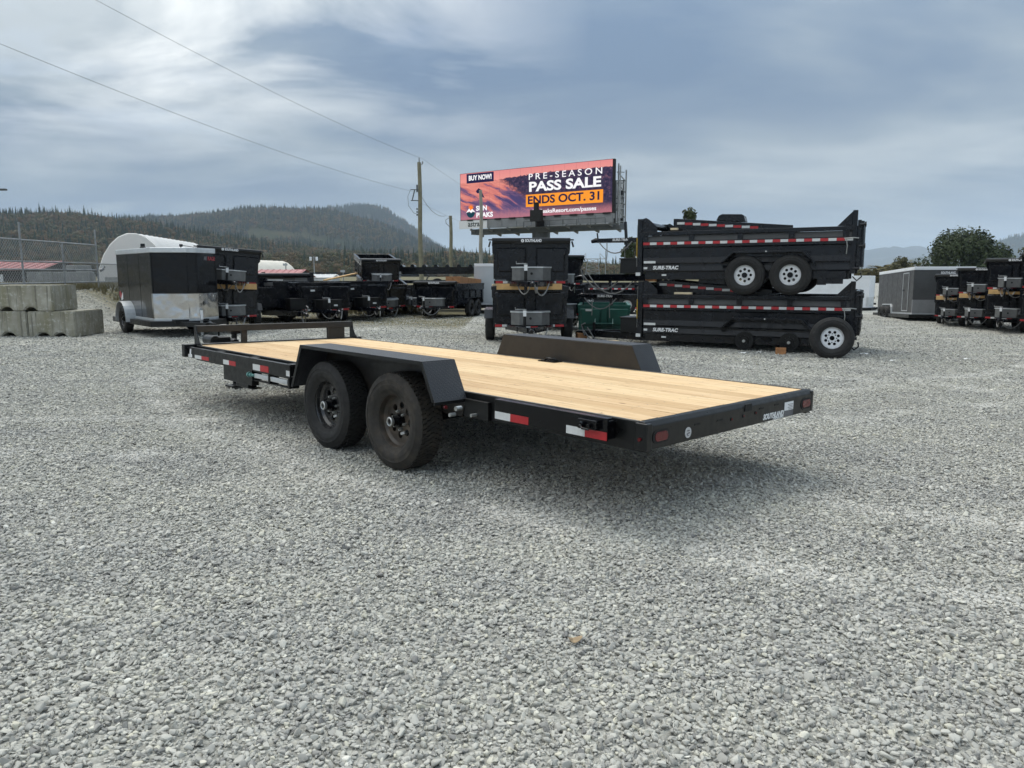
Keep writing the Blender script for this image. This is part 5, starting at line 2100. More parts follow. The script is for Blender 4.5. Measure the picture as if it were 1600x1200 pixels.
# two more stacks behind the billboard stack
gz = GZ(1.33, 22.0)
place('small_w', bd_small_w, 'dump_trailer', 'lower wheeled dump trailer half hidden right of the stack below the billboard', 'dump trailer', (1.36, 22.2, gz), (.30, -.95), GB)
place('small_s', bd_small_s, 'dump_trailer', 'upper dump trailer of the stack half hidden right of the one below the billboard', 'dump trailer', (1.36, 22.2, gz + .96), (.30, -.95), GB, scale=.86)
gz = GZ(2.6, 20.3)
o = place('green', bd_green, 'green_dump_trailer', 'small dark green dump body without wheels beside the side-on stack', 'dump trailer', (2.47, 20.3, gz - .28), (-.12, -.99), None, scale=.82)
mb = MB()
mb.prism([(.10, -.34), (.10, .34), (.32, .24), (.32, -.24)], 'z', .70, .72)
mb.prism([(.10, .42), (.10, .86), (.30, .70)], 'y', -.30, -.27)
mb.prism([(.10, .42), (.10, .86), (.30, .70)], 'y', .27, .30)
part('spout', mb, worn('green_spout_paint', (.03, .10, .085), .4, vary=.2), o)
mb = MB()
mb.span((.11, -.60, 1.10), (.114, -.40, 1.17))
part('sticker', mb, M_WHITETAPE, o)

place('small_bw', bd_small_bw, 'dump_trailer', 'black dump trailer with its sides showing above the green dump body', 'dump trailer', (5.2, 27.5, GZ(5.2, 27.5)), (-.6, -.8), 'dump trailers in the middle row')
place('big_w', bd_big_w, 'dump_trailer', 'long black dump trailer seen side-on far behind the green dump body', 'dump trailer', (7.0, 33.5, GZ(6, 33)), (-1, .08), 'dump trailers in the middle row')
place('small_w', bd_small_w, 'dump_trailer', 'black dump trailer far behind the gap left of the green dump body', 'dump trailer', (2.3, 31.0, GZ(2.3, 31)), (.2, -.98), 'dump trailers in the middle row')
# stacks in a row at the right edge
GR = 'dump trailer stacks along the right edge'
rows = [(14.95, 25.6, .74, .70, 'far'), (14.85, 24.0, .82, .77, 'middle'), (14.85, 22.4, .92, .88, 'near'), (14.75, 20.6, .97, .92, 'edge')]
words = {'far': 'in front of the charcoal cargo trailer', 'middle': 'second stack from the charcoal cargo trailer', 'near': 'third stack from the charcoal cargo trailer', 'edge': 'stack cut by the right edge of the view'}
for x, y, sc, dz, w in rows:
    gz = GZ(x, y)
    place('small_w', bd_small_w, 'dump_trailer', f'lower dump trailer, {words[w]}', 'dump trailer', (x, y, gz), (-.74, -.67), GR, scale=sc)
    place('small_s', bd_small_s, 'dump_trailer', f'upper dump trailer, {words[w]}', 'dump trailer', (x + .03, y + .05, gz + dz), (-.70, -.71), GR, scale=sc)
    lumber(f'yellow beam between the two trailers, {words[w]}', (x - .12, y - .15, gz + (dz + .32 * sc)), (.67, -.74), (1.45 * sc, .10, .13))


# ------------------------------------------------------------------ stacked flat decks behind the middle row
def bd_hauler(t):
    mb = MB()
    for s in (1, -1):
        mb.span((-2.8, s * .98, .50), (2.8, s * 1.04, .64))
    mb.span((-2.8, -.98, .58), (2.8, .98, .63))
    mb.span((-2.9, -1.04, .50), (-2.8, 1.04, .64))
    mb.span((2.8, -1.04, .50), (2.9, 1.04, .64))
    part('deck', mb, M_FARBLACK, t, bevel=.006)
    for s in (1, -1):
        mb = MB()
        p = [(1.05, .50), (.85, .90), (-.85, .90), (-1.05, .50)]
        mb.strip(p, s * 1.045, s * 1.32, .02)
        mb.prism([(1.05, .50), (.85, .90), (-.85, .90), (-1.05, .50), (-1.0, .50), (-.82, .86), (.82, .86), (1.0, .50)], 'y', s * 1.315, s * 1.33)
        part('fender', mb, M_EDGE, t)
        for x in (-.45, .45):
            w = sub_empty('wheel', t, (x, s * 1.19, .37))
            if s < 0:
                w.rotation_euler = (0, 0, math.pi)
            link('tyre', FAR_TYRE_S, w)
            link('rim', FAR_RIM_B, w)
    mb = MB()
    for s in (1, -1):
        mb.bar((2.85, s * .5, .55), (4.1, s * .06, .52), .08, .12)
    part('tongue', mb, M_FARBLACK, t)


place('hauler', bd_hauler, 'flat_trailer', 'black flat deck trailer with fender stacked behind the single dump trailer', 'trailer', (-3.0, 35.2, .55), (-.995, -.1), 'flat trailers stacked behind the middle row')
mb = MB()
for i in range(9):
    mb.tube([(-2.2 + i * .52, -.9, .12), (-2.2 + i * .52, .9, .12)], .10, 8)
mb.prism([(-2.65, -.02), (2.45, -.02), (2.45, .10), (-2.45, .10), (-2.65, .02)], 'y', -.95, .95)
mb.prism([(-2.1, -.22), (2.4, -.20), (2.45, -.021), (-2.5, -.021)], 'y', -.9, .9)
single('roll_bundle', mb, M_BLACKG, 'scalloped bundle of black rolls riding on the stacked flat trailers', 'bundle', smooth=.8, loc=(-2.85, 35.2, 1.68), rot=(0, 0, R(4)))
mb = MB()
for k in range(3):
    mb.span((-.12, -.02, .10 + k * .16), (.12, .02, .20 + k * .16))
mb.span((-.02, -.02, -1.6), (.02, .02, .62))
single('post_ladder', mb, M_GALV, 'pale metal ladder rack left of the single dump trailer', 'rack', loc=(-5.0, 33.5, 1.05))


# ------------------------------------------------------------------ enclosed cargo trailers
def cargo(t, L, W, H, z0, skin, roof, guard, nose, door_side=None, axle_x=1.2, n_wheels=1, fender='round', gh=.62, flat=False):
    """x forward from the tail, y left, box between z0 and z0+H"""
    hw = W / 2
    plan = [(0, -hw), (L, -hw), (L + nose, -.12), (L + nose, .12), (L, hw), (0, hw)]
    if flat:
        plan = [(0, -hw), (L, -hw), (L, hw), (0, hw)]
    mb = MB()
    mb.prism(plan, 'z', z0, z0 + H)
    part('body', mb, skin, t, bevel=.012)
    # aluminium roof cap and lower trim following the walls
    def grow(p, d):
        c = Vector((L / 2, 0))
        return [(a + math.copysign(d, a - c.x), b + (math.copysign(d, b) if abs(b) > .2 else 0)) for a, b in p]
    mb = MB()
    mb.prism(grow(plan, .012), 'z', z0 + H - .09, z0 + H + .03)
    part('roof_trim', mb, roof, t, bevel=.012)
    mb = MB()
    mb.prism(grow(plan, .008), 'z', z0 - .03, z0 + .03)
    part('lower_trim', mb, M_ALU if skin is not M_WHITEP else M_WHITEP, t, bevel=.004)
    mb = MB()
    mb.prism(grow(plan, -.15), 'z', z0 - .16, z0 - .031)
    part('chassis', mb, M_BLACK, t)
    # seams of the side sheets: narrow raised trims, vertical corner trims
    if flat:
        edges = [((L, -hw), (L, hw))]
    else:
        edges = [((L, -hw), (L + nose, -.12)), ((L + nose, .12), (L, hw))]
    for s in (1, -1):
        n = max(2, int(L / .75))
        for i in range(1, n):
            mb = MB()
            x = L * i / n
            mb.span((x - .006, s * (hw - .002), z0 + .04), (x + .006, s * (hw + .004), z0 + H - .1))
            part('seam', mb, skin, t)
    for (x, y) in plan[1:-1]:
        mb = MB()
        mb.cyl((x, y, z0 + gh + .02), (x, y, z0 + H - .09), .022, 8)
        part('corner_trim', mb, skin, t, 1.0)
    # stone guard wrapped round the nose
    if guard:
        mb = MB()
        a, b = plan[1], plan[-2]
        pts = [(a[0] - .10, a[1] - .004)] + [(p[0] + .006, p[1] + math.copysign(.004, p[1])) for p in plan[1:-1]] + [(b[0] - .10, b[1] + .004)]
        for p, q in zip(pts[:-1], pts[1:]):
            mb.quad((p[0], p[1], z0 + .03), (q[0], q[1], z0 + .03), (q[0], q[1], z0 + gh), (p[0], p[1], z0 + gh))
        o = part('stone_guard', mb, guard, t)
        sm = o.modifiers.new('sheet', 'SOLIDIFY')
        sm.thickness = .006
        sm.offset = 1
    # side door
    if door_side:
        s = door_side
        mb = MB()
        mb.span((L - 1.45, s * (hw + .001), z0 + .10), (L - .65, s * (hw + .010), z0 + H - .18))
        d = part('side_door', mb, skin, t, bevel=.004)
        mb = MB()
        for a, b in (((L - 1.47, z0 + .08), (L - 1.43, z0 + H - .16)), ((L - .67, z0 + .08), (L - .63, z0 + H - .16)), ((L - 1.47, z0 + .08), (L - .63, z0 + .115)), ((L - 1.47, z0 + H - .195), (L - .63, z0 + H - .16))):
            mb.span((a[0], s * (hw + .010), a[1]), (b[0], s * (hw + .022), b[1]))
        part('door_trim', mb, M_ALU, d)
        mb = MB()
        mb.span((L - 1.35, s * (hw + .012), z0 + .85), (L - 1.22, s * (hw + .045), z0 + .92))
        part('handle', mb, M_BLACKG, d)
    # tongue, jack
    fx_ = L if flat else L + nose
    mb = MB()
    for s in (1, -1):
        mb.bar((L - .2, s * .55, z0 - .09), (fx_ + .95, s * .05, z0 - .09), .06, .10)
    mb.span((fx_ + .85, -.05, z0 - .13), (fx_ + 1.25, .05, z0 - .03))
    part('tongue', mb, M_BLACK, t, bevel=.004)
    mb = MB()
    mb.cyl((fx_ + .45, .0, z0 - .35), (fx_ + .45, 0, z0 + .30), .03, 12)
    j = part('jack', mb, M_GALV, t, 1.0)
    mb = MB()
    mb.span((fx_ + .481, -.03, z0 + .02), (fx_ + .485, .03, z0 + .24))
    part('sticker', mb, M_WHITE, j)
    # wheels and fenders
    for s in (1, -1):
        for k in range(n_wheels):
            x = axle_x + k * .80
            w = sub_empty('wheel', t, (x, s * (hw + .11), .345))
            if s < 0:
                w.rotation_euler = (0, 0, math.pi)
            link('tyre', FAR_TYRE_S, w)
            link('rim', FAR_RIM_B if skin is not M_WHITEP else FAR_RIM_S, w)
            link('hub', HUB_FAR, w)
        if fender == 'round':
            mb = MB()
            a = [(axle_x - .45 * math.cos(q), .345 + .46 * math.sin(q)) for q in np.linspace(-.12, math.pi + .12, 15)]
            mb.strip(list(reversed(a)), s * hw, s * (hw + .25), .010)
            part('fender', mb, M_ALU, t, .8)
        else:
            mb = MB()
            x0, x1 = axle_x - .45, axle_x + (n_wheels - 1) * .8 + .45
            mb.strip([(x1, .33), (x1 - .06, .66), (x1 - .2, .78), (x0 + .2, .78), (x0 + .06, .66), (x0, .33)], s * hw, s * (hw + .06), .05)
            part('fender', mb, M_ALU, t)


t = thing('cargo_trailer', 'small black enclosed cargo trailer with a V nose and polished stone guard', 'cargo trailer')
cargo(t, 2.85, 1.52, 1.68, .40, M_BLACKG, M_ALU, M_ALUG, .50, None, .95, 1, 'round', .62)
f = Vector((.67, -.74, 0)).normalized()
lfv = Vector((-f.y, f.x, 0))
# front right corner of the box stands at (-8.72, 18.1)
o_ = Vector((-8.56, 18.1, 0)) - f * 2.85 + lfv * .76
t.location = (o_.x, o_.y, GZ(o_.x, o_.y))
t.location.z = -.02
t.rotation_euler = (0, 0, math.atan2(f.y, f.x))
# red and grey lettering high on the far nose sheet, flag decal low on the side
nd = Vector((-.50, .64, 0)).normalized()
cen = Vector((2.85 + .50 * .34, .76 - .64 * .34, 0))
nn = Vector((.64, .50, 0)).normalized() * .008
put_text(t, 'MI', (cen.x + nn.x - nd.x * .17, cen.y + nn.y - nd.y * .17, 1.86), tuple(nd), (0, 0, 1), .13, worn('grey_print', (.16, .16, .165), .5), shear=.2, bold=.004)
put_text(t, 'RAGE', (cen.x + nn.x + nd.x * .09, cen.y + nn.y + nd.y * .09, 1.86), tuple(nd), (0, 0, 1), .13, worn('red_print', (.33, .035, .04), .5), shear=.2, bold=.004)
mb = MB()
mb.m = 0
mb.prism([(.10, 1.02), (.22, 1.05), (.22, .96), (.27, 1.01), (.31, .95), (.31, .90), (.20, .86), (.12, .90)], 'y', -.767, -.763)
mb.m = 1
mb.prism([(.24, .88), (.40, 1.02), (.40, .84), (.26, .80)], 'y', -.7675, -.7635)
mb.m = 0
mb.prism([(.20, .90), (.26, .98), (.30, .94), (.24, .86)], 'y', -.7682, -.7676)
part('flag_decal', mb, [worn('red_print', (.33, .035, .04)), M_WHITE], t)
mb = MB()
mb.prism([(-.10, .0), (.10, .0), (.08, .07), (.03, .09), (.02, .16), (-.02, .15), (-.02, .08), (-.07, .07)], 'y', -.05, .05)
o = part('roof_vent', mb, M_BLACK, t)
o.location = (.75, -.3, 2.11)
mb = MB()
mb.tube([(0, 0, 0), (.03, 0, .08), (.10, 0, .10)], .018, 6)
mb.box((.03, 0, .09), (.08, .06, .06))
mb.tube(hang((.05, 0, .09), (.05, .55, .0), -.01), .008, 5)
o = part('roof_lamp', mb, M_BLACK, t)
o.location = (2.1, .2, 2.11)
mb = MB()
mb.span((2.9, -.45, .33), (3.35, .35, .41))
part('step_plate', mb, M_BLACK, t, bevel=.005)

t = thing('cargo_trailer', 'long charcoal enclosed cargo trailer with white roof edge behind the right stacks', 'cargo trailer')
cargo(t, 5.5, 2.05, 1.72, .42, M_GREYPAINT, M_WHITEP, worn('dull_stone_guard', (.24, .245, .25), .5, metal=.4, vary=.1), .25, -1, 1.35, 2, 'square', .52, True)
f = Vector((-.23, -.97, 0)).normalized()
lfv = Vector((-f.y, f.x, 0))
o_ = Vector((15.08, 28.5, 0)) - f * 5.5 + lfv * 1.025
t.location = (o_.x, o_.y, -.62)
t.rotation_euler = (Matrix.Rotation(math.atan2(f.y, f.x), 3, 'Z') @ Matrix.Rotation(R(-2.0), 3, 'Y')).to_euler()
put_text(t, 'SOUTHLAND', (5.508, .12, 1.94), (0, 1, 0), (0, 0, 1), .12, M_WHITE, bold=.003, width=.50)

for lab, x, y, f, ln, dz in (('white enclosed cargo trailer with grey stone guard left of the charcoal one', 18.1, 39.6, (.93, -.37), 4.6, -.62), ('white enclosed cargo trailer standing behind the other white one', 18.6, 43.2, (.93, -.37), 4.6, -.52)):
    if 'white' not in PROTO:
        def bdw(t):
            cargo(t, 4.6, 1.9, 1.55, .42, M_WHITEP, M_WHITEP, M_ALU, .3, None, 3.0, 1, 'square', .5)
            mb = MB()
            mb.box((2.4, 0, 2.03), (.36, .36, .10))
            mb.box((2.4, 0, 2.10), (.44, .44, .05))
            part('roof_vent', mb, M_WHITEP, t, bevel=.01)
    o = place('white', bdw, 'cargo_trailer', lab, 'cargo trailer', (x, y, dz), f, 'white cargo trailers beyond the tall stack')
    fv = Vector((f[0], f[1], 0)).normalized()
    o.location.x -= fv.x * 4.2
    o.location.y -= fv.y * 4.2

t = thing('cargo_trailer', 'pale grey enclosed cargo trailer end between the single dump and the billboard stack', 'cargo trailer')
cargo(t, 4.0, 1.95, 1.66, .42, M_PALEGREY, M_WHITEP, None, .1, None, 1.2, 2, 'square', .5, True)
t.location = (-.55, 32.0, GZ(-.5, 33))
t.rotation_euler = (0, 0, R(-90))
t.location = (-.60, 36.0, GZ(-.6, 34))
mb = MB()
mb.span((4.001, .30, 1.86), (4.006, .62, 1.90))
part('sticker', mb, worn('grey_print', (.16, .16, .165), .5), t)

# ------------------------------------------------------------------ concrete blocks at the left


def concrete_block(label, x0, x1, y0, depth, z0, h, rot=0.0):
    w = x1 - x0
    n1, n2 = w * .30, w * .66
    q = .14
    poly = [(0, 0)]
    for c in (n1, n2):
        poly += [(c - q - .03, 0), (c - q + .06, .10), (c + q - .06, .10), (c + q + .03, 0)]
    poly += [(w, 0), (w, h), (0, h)]
    # body built as a grid-like prism: bevelled, slightly irregular
    bm = bmesh.new()
    f0 = [bm.verts.new((p[0], 0, p[1])) for p in poly]
    face = bm.faces.new(f0)
    r = bmesh.ops.extrude_face_region(bm, geom=[face])
    for v in [g for g in r['geom'] if isinstance(g, bmesh.types.BMVert)]:
        v.co.y += depth
    bmesh.ops.recalc_face_normals(bm, faces=bm.faces)
    bmesh.ops.bevel(bm, geom=[e for e in bm.edges], offset=.022, segments=2, affect='EDGES', clamp_overlap=True)
    for v in bm.verts:
        n = mnoise.noise_vector(v.co * 2.3 + Vector((x0, z0 * 5, 0)))
        v.co += n * .014
    me = bpy.data.meshes.new('concrete_block')
    bm.to_mesh(me)
    bm.free()
    me.materials.append(M_BLOCK)
    o = link('concrete_block', me)
    o.location = (x0, y0, z0)
    o.rotation_euler = (0, 0, rot)
    tag(o, label, 'concrete block', 'concrete blocks stacked at the left edge')
    return o


concrete_block('mossy concrete block on the gravel, right end of the lower course', -11.56, -10.43, 18.02, 1.28, -.03, .61)
concrete_block('mossy concrete block at the left edge, left one of the lower course', -12.95, -11.58, 18.02, 1.28, -.02, .61)
concrete_block('mossy concrete block lying on top of the two lower ones', -12.55, -10.92, 18.06, 1.0, .59, .61, R(-1.5))

# ------------------------------------------------------------------ chain link fence on the bank
t = thing('chain_link_fence', 'galvanised chain link fence with several rails on the bank at the left', 'fence')
F0, F1 = Vector((-14.15, 20.4, 0)), Vector((-14.35, 26.5, 0))
F2 = Vector((-14.3, 31.0, 0))


def fpt(y, z):
    k = (y - F0.y) / (F1.y - F0.y)
    p = F0.lerp(F1, k)
    return (p.x, p.y, z)


for y, z1 in ((20.4, 2.47), (22.15, 2.95), (24.3, 2.44), (26.4, 2.98)):
    mb = MB()
    mb.cyl(fpt(y, .5), fpt(y, z1), .030, 8)
    part('fence_post', mb, M_GALV, t, 1.0)
for z in (2.45, 1.83, 1.60, 1.20):
    mb = MB()
    mb.cyl(fpt(20.4, z), fpt(26.4, z), .024, 6)
    part('fence_rail', mb, M_GALV, t, 1.0)
for y in (28.6, 30.8):
    mb = MB()
    mb.cyl(fpt(y, .4), fpt(y, 1.86), .035, 8)
    part('fence_post', mb, M_GALV, t, 1.0)
for z in (1.82, 1.2):
    mb = MB()
    mb.cyl(fpt(26.4, z), fpt(31.0, z), .02, 6)
    part('fence_rail', mb, M_GALV, t, 1.0)


def chain_mesh(y0, y1, z0, z1, step=.115):
    mb = MB()
    hgt = z1 - z0
    a = y0 - hgt
    while a < y1:
        for d in (1, -1):
            # rising and falling wires, clipped to the panel
            ys, ye = (a, a + hgt)
            zs, ze = (z0, z1) if d == 1 else (z1, z0)
            k0 = max(0, (y0 - ys) / hgt)
            k1 = min(1, (y1 - ys) / hgt)
            if k1 > k0:
                p0 = fpt(ys + k0 * hgt, zs + (ze - zs) * k0)
                p1 = fpt(ys + k1 * hgt, zs + (ze - zs) * k1)
                mb.tube([p0, p1], .0055, 3, False)
        a += step
    return mb


for y0, y1, z1 in ((20.4, 22.15, 2.45), (22.15, 24.3, 2.45), (24.3, 26.4, 2.45), (26.4, 30.8, 1.82)):
    o = part('wire_mesh', chain_mesh(y0, y1, 1.2 if y0 < 26 else .8, z1), M_GALV, t)
    o['kind'] = 'stuff'
mb = MB()
mb.box((0, 0, 0), (.12, .5, .20), (R(20), 0, 0))
mb.tube([(0, .1, .1), (.02, .3, .3), (0, .5, .15)], .03, 6)
o = part('gate_hinge', mb, M_GALV, t)
o.location = fpt(26.7, 1.62)
o.scale = (.45, .45, .45)

mb = MB()
mb.span((-20.4, 32.0, .3), (-17.75, 32.4, 1.56))
single('concrete_wall', mb, M_CONC, 'plain grey concrete wall slab behind the chain link fence', 'wall', bevel=.02)
# grey machine beyond the wall
t = thing('parked_truck', 'distant grey flatbed truck seen through the chain link fence', 'truck', (-34.8, 60, -.75), (0, 0, 0))
mb = MB()
mb.prism([(.0, .7), (1.2, .7), (1.2, 2.9), (.3, 2.9), (.0, 1.9)], 'y', -1.0, 1.0)
part('cab', mb, M_CONC, t, bevel=.05)
mb = MB()
mb.span((1.35, -1.0, 1.0), (4.4, 1.0, 1.15))
mb.span((1.35, -1.0, 1.15), (1.45, 1.0, 2.2))
mb.span((3.2, -.9, 1.15), (4.2, .9, 2.0))
part('flat_bed', mb, M_GALV, t, bevel=.02)
mb = MB()
mb.span((.35, -1.01, 1.9), (1.05, -1.0, 2.6))
part('window', mb, M_DARK, t)
for x in (.6, 3.5):
    for s in (1, -1):
        w = sub_empty('wheel', t, (x, s * .95, .40))
        if s < 0:
            w.rotation_euler = (0, 0, math.pi)
        link('tyre', FAR_TYRE, w)
        link('rim', FAR_RIM, w)


# ------------------------------------------------------------------ buildings beyond the yard
def hoop_building(name, label, loc, ang, L, W, H, mat, wall_h=.0):
    t = thing(name, label, 'building', loc, (0, 0, ang))
    n = 14
    prof = [(-W / 2, 0)] + [(-W / 2 * math.cos(q) * (1 if True else 1), wall_h + (H - wall_h) * math.sin(q) ** 1.05) for q in np.linspace(0, math.pi, n)] + [(W / 2, 0)]
    # fabric skin draped over hoops: slightly hollow between them
    mb = MB()
    hoops = max(4, int(L / 2.6))
    seg = 4
    rings = []
    for i in range(hoops * seg + 1):
        y = L * i / (hoops * seg)
        k = 1 - .012 * math.sin(math.pi * (i % seg) / seg)
        rings.append([(p[0] * k, y, p[1] * k) for p in prof])
    vs = [p for r_ in rings for p in r_]
    m = len(prof)
    fs = []
    for i in range(len(rings) - 1):
        for j in range(m - 1):
            a = i * m + j
            fs.append((a, a + 1, a + m + 1, a + m))
    mb._add(vs, fs)
    part('roof', mb, mat, t, R(50))
    for nm, y in (('gable', .05), ('gable', L - .05)):
        mb = MB()
        mb.prism([(p[0] * .99, p[1] * .99) for p in prof], 'y', y - .03, y + .03)
        part(nm, mb, mat, t)
    for k in (-1, 1):
        mb = MB()
        mb.box((k * W * .16, -.0, H * .60), (.5, .12, .35))
        part('gable_vent', mb, M_PALEGREY, t)
    mb = MB()
    mb.span((-1.9, -.04, 0), (1.9, .01, 3.6))
    part('door', mb, M_PALEGREY, t, bevel=.02)
    return t


hoop_building('hoop_building', 'white fabric hoop building behind the black cargo trailer', (-56.0, 113, -1.5), math.atan2(5.7, 34), 34, 10.8, 9.0, M_FABRIC)
hoop_building('hoop_building', 'tan fabric hoop building peeping out behind the leaning dump trailer', (-50.5, 132, -2.2), math.atan2(-3, 30), 26, 9.0, 6.4, M_TAN)


def long_shed(name, label, loc, ang, L, D, h_eave, h_ridge, roof, wall, doors=0):
    t = thing(name, label, 'building', loc, (0, 0, ang))
    mb = MB()
    mb.span((0, 0, 0), (L, D, h_eave))
    mb.prism([(0, h_eave), (D, h_eave), (D / 2, h_ridge)], 'x', .02, L - .02)
    part('wall', mb, wall, t)
    for s in (0, 1):
        y0, y1 = (-.4, D / 2) if s == 0 else (D + .4, D / 2)
        mb = MB()
        n = int(L / 1.0)
        k = (h_ridge - h_eave) / (D / 2)
        ze = h_eave - .4 * k
        mb.quad((-.3, y0, ze + .04), (L + .3, y0, ze + .04), (L + .3, y1, h_ridge + .04), (-.3, y1, h_ridge + .04))
        for i in range(n + 1):
            x = L * i / n
            mb.bar((x, y0, ze + .06), (x, y1, h_ridge + .06), .10, .10)
        part('roof', mb, roof, t)
    for i in range(doors):
        mb = MB()
        x = L * (i + .5) / doors
        mb.span((x - 1.6, -.06, 0), (x + 1.6, -.005, h_eave * .78))
        part('door', mb, M_WHITEP, t)
    return t


long_shed('shed', 'long low shed with faded red roof behind the fence at the left edge', (-84.5, 96, -.6), 0, 25, 10, 2.6, 3.75, M_REDROOF, M_WALLDK, 2)
long_shed('shed', 'long low shed with faded red roof in the gap beside the leaning dump trailer', (-40.5, 118, -.6), R(-4), 7, 9, 1.6, 2.75, M_REDROOF, M_WALLDK, 1)
long_shed('shed', 'low white roofed shed far behind the middle row', (-41.6, 150, -.6), R(3), 6, 9, 1.4, 2.0, M_FABRIC, M_PALEGREY, 2)

# ------------------------------------------------------------------ billboard
bx = thing('billboard', 'large electronic billboard on a grey steel column showing a ski pass advertisement', 'billboard', (-4.33, 64.5, 0), (0, 0, math.atan2(-.588, .809)))
BL, BZ0, BZ1 = 14.46, 5.88, 9.70
mb = MB()
mb.span((0, .0, BZ0), (BL, .28, BZ1))
part('cabinet', mb, M_DARK, bx, bevel=.02)
mb = MB()
mb.quad((.05, -.012, BZ0 + .04), (BL - .12, -.012, BZ0 + .04), (BL - .12, -.012, BZ1 - .03), (.05, -.012, BZ1 - .03))
me = mb.mesh('screen', M_SCREEN, None, False)
uv = me.uv_layers.new(name='UVMap')
for li, c in zip(range(4), ((0, 0), (1, 0), (1, 1), (0, 1))):
    uv.data[li].uv = c
scr = link('screen', me, bx)
E_WHITE = emis('led_white', (.93, .93, .95))
E_NAVY = emis('led_navy', (.020, .018, .065))
E_ORANGE = emis('led_orange', (.95, .33, .035))
E_SUN = emis('led_sun_orange', (.95, .22, .03))
E_TEAL = emis('led_teal', (.01, .05, .075))


def led_rect(x0, x1, z0, z1, m, d, nm):
    mb = MB()
    mb.quad((x0, -d, z0), (x1, -d, z0), (x1, -d, z1), (x0, -d, z1))
    return part(nm, mb, m, scr)


def led_text(s, x0, x1, z0, z1, m, d, spacing=1.0, bold=.0):
    hgt = z1 - z0
    size = hgt / .72
    return put_text(scr, s, ((x0 + x1) / 2, -d, (z0 + z1) / 2), (1, 0, 0), (0, 0, 1), size, m, bold=bold, spacing=spacing, width=x1 - x0, depth=.004)


led_rect(.74, 3.56, 8.86, 9.62, E_NAVY, .03, 'banner')
led_text('BUY NOW!', .98, 3.34, 9.06, 9.44, E_WHITE, .04, 1.0, .018)
led_text('PRE-SEASON', 7.0, 13.5, 8.68, 9.16, E_WHITE, .04, 1.5, .004)
led_text('PASS SALE', 7.0, 13.4, 7.78, 8.50, E_WHITE, .04, 1.0, .034)
led_rect(6.72, 13.6, 6.66, 7.60, E_ORANGE, .03, 'banner')
led_text('ENDS OCT. 31', 6.98, 13.36, 6.84, 7.44, E_NAVY, .04, 1.0, .024)
led_text('SunPeaksResort.com/passes', 7.3, 13.05, 6.12, 6.42, E_WHITE, .04, 1.0, .008)
led_text('SUN', 1.74, 2.86, 6.60, 6.98, E_WHITE, .04, 1.0, .02)
led_text('PEAKS', 1.74, 3.46, 6.06, 6.44, E_WHITE, .04, 1.0, .02)
mb = MB()
mb.m = 0
mb._add([(1.18 + .21 * math.cos(a), -.035, 6.86 + .21 * math.sin(a)) for a in np.linspace(0, 2 * math.pi, 19)[:-1]], [tuple(range(18))])
for k in range(8):
    a = math.pi * (k + .5) / 8
    mb.quad((1.18 + .22 * math.cos(a - .12), -.036, 6.86 + .22 * math.sin(a - .12)), (1.18 + .22 * math.cos(a + .12), -.036, 6.86 + .22 * math.sin(a + .12)), (1.18 + .36 * math.cos(a), -.036, 6.86 + .36 * math.sin(a)))
mb.m = 1
mb.quad((.66, -.037, 6.50), (.98, -.037, 6.84), (1.14, -.037, 6.66), (1.32, -.037, 6.80), (1.66, -.037, 6.50), (1.35, -.037, 6.58), (1.2, -.037, 6.46), (1.02, -.037, 6.60))
mb.m = 2
mb._add([(1.16 + .46 * math.cos(a), -.034, 6.54 + .46 * math.sin(a)) for a in np.linspace(math.pi, 2 * math.pi, 13)], [tuple(range(13))])
part('logo', mb, [E_SUN, E_WHITE, E_TEAL], scr)
mb = MB()
mb.quad((1.72, -.03, 8.20), (1.98, -.03, 8.42), (2.22, -.03, 8.30), (2.40, -.03, 7.98), (2.62, -.03, 7.60), (2.30, -.03, 7.72), (2.02, -.03, 8.02), (1.82, -.03, 8.02))
part('skier_silhouette', mb, E_NAVY, scr)
# apron with name panel
mb = MB()
mb.span((2.95, -.10, 5.18), (BL + .05, -.04, BZ0 - .02))
for i in range(9):
    mb.span((2.95 + i * 1.43, -.13, 5.18), (3.01 + i * 1.43, -.101, BZ0 - .02))
part('apron', mb, M_SIGNGREY, bx)
mb = MB()
mb.span((0, -.14, 5.20), (2.93, -.05, BZ0 - .02))
np_ = part('name_panel', mb, M_WHITE, bx)
put_text(np_, 'astral', (1.62, -.146, 5.55), (1, 0, 0), (0, 0, 1), .62, worn('dark_print', (.03, .045, .04), .5), bold=.012)
for i in range(10):
    mb = MB()
    x = 1.2 + i * 1.42
    mb.span((x - .3, -.2, BZ0 - .06), (x + .3, -.01, BZ0 + .05))
    part('floodlight', mb, M_DARK, bx)
# catwalk, outriggers, torsion beam, column
mb = MB()
mb.span((.9, .3, 4.72), (BL + .4, 1.2, 5.16))
part('torsion_beam', mb, M_STRUCT, bx, bevel=.02)
for i in range(8):
    mb = MB()
    x = 1.2 + i * 1.85
    mb.bar((x, -.15, 5.14), (x + .25, 1.3, 4.62), .12, .16)
    part('outrigger', mb, M_SIGNGREY, bx)
mb = MB()
mb.span((3.0, -.75, 5.02), (BL + .3, -.15, 5.07))
for i in range(7):
    mb.cyl((7.0 + i * 1.2, -.72, 5.07), (7.0 + i * 1.2, -.72, 5.5), .025, 6)
mb.cyl((7.0, -.72, 5.5), (14.2, -.72, 5.5), .025, 6)
part('catwalk', mb, M_STRUCT, bx)
mb = MB()
mb.cyl((7.35, 1.2, -.5), (7.35, 1.2, 5.0), .72, 28)
part('column', mb, M_STRUCT, bx, .8)
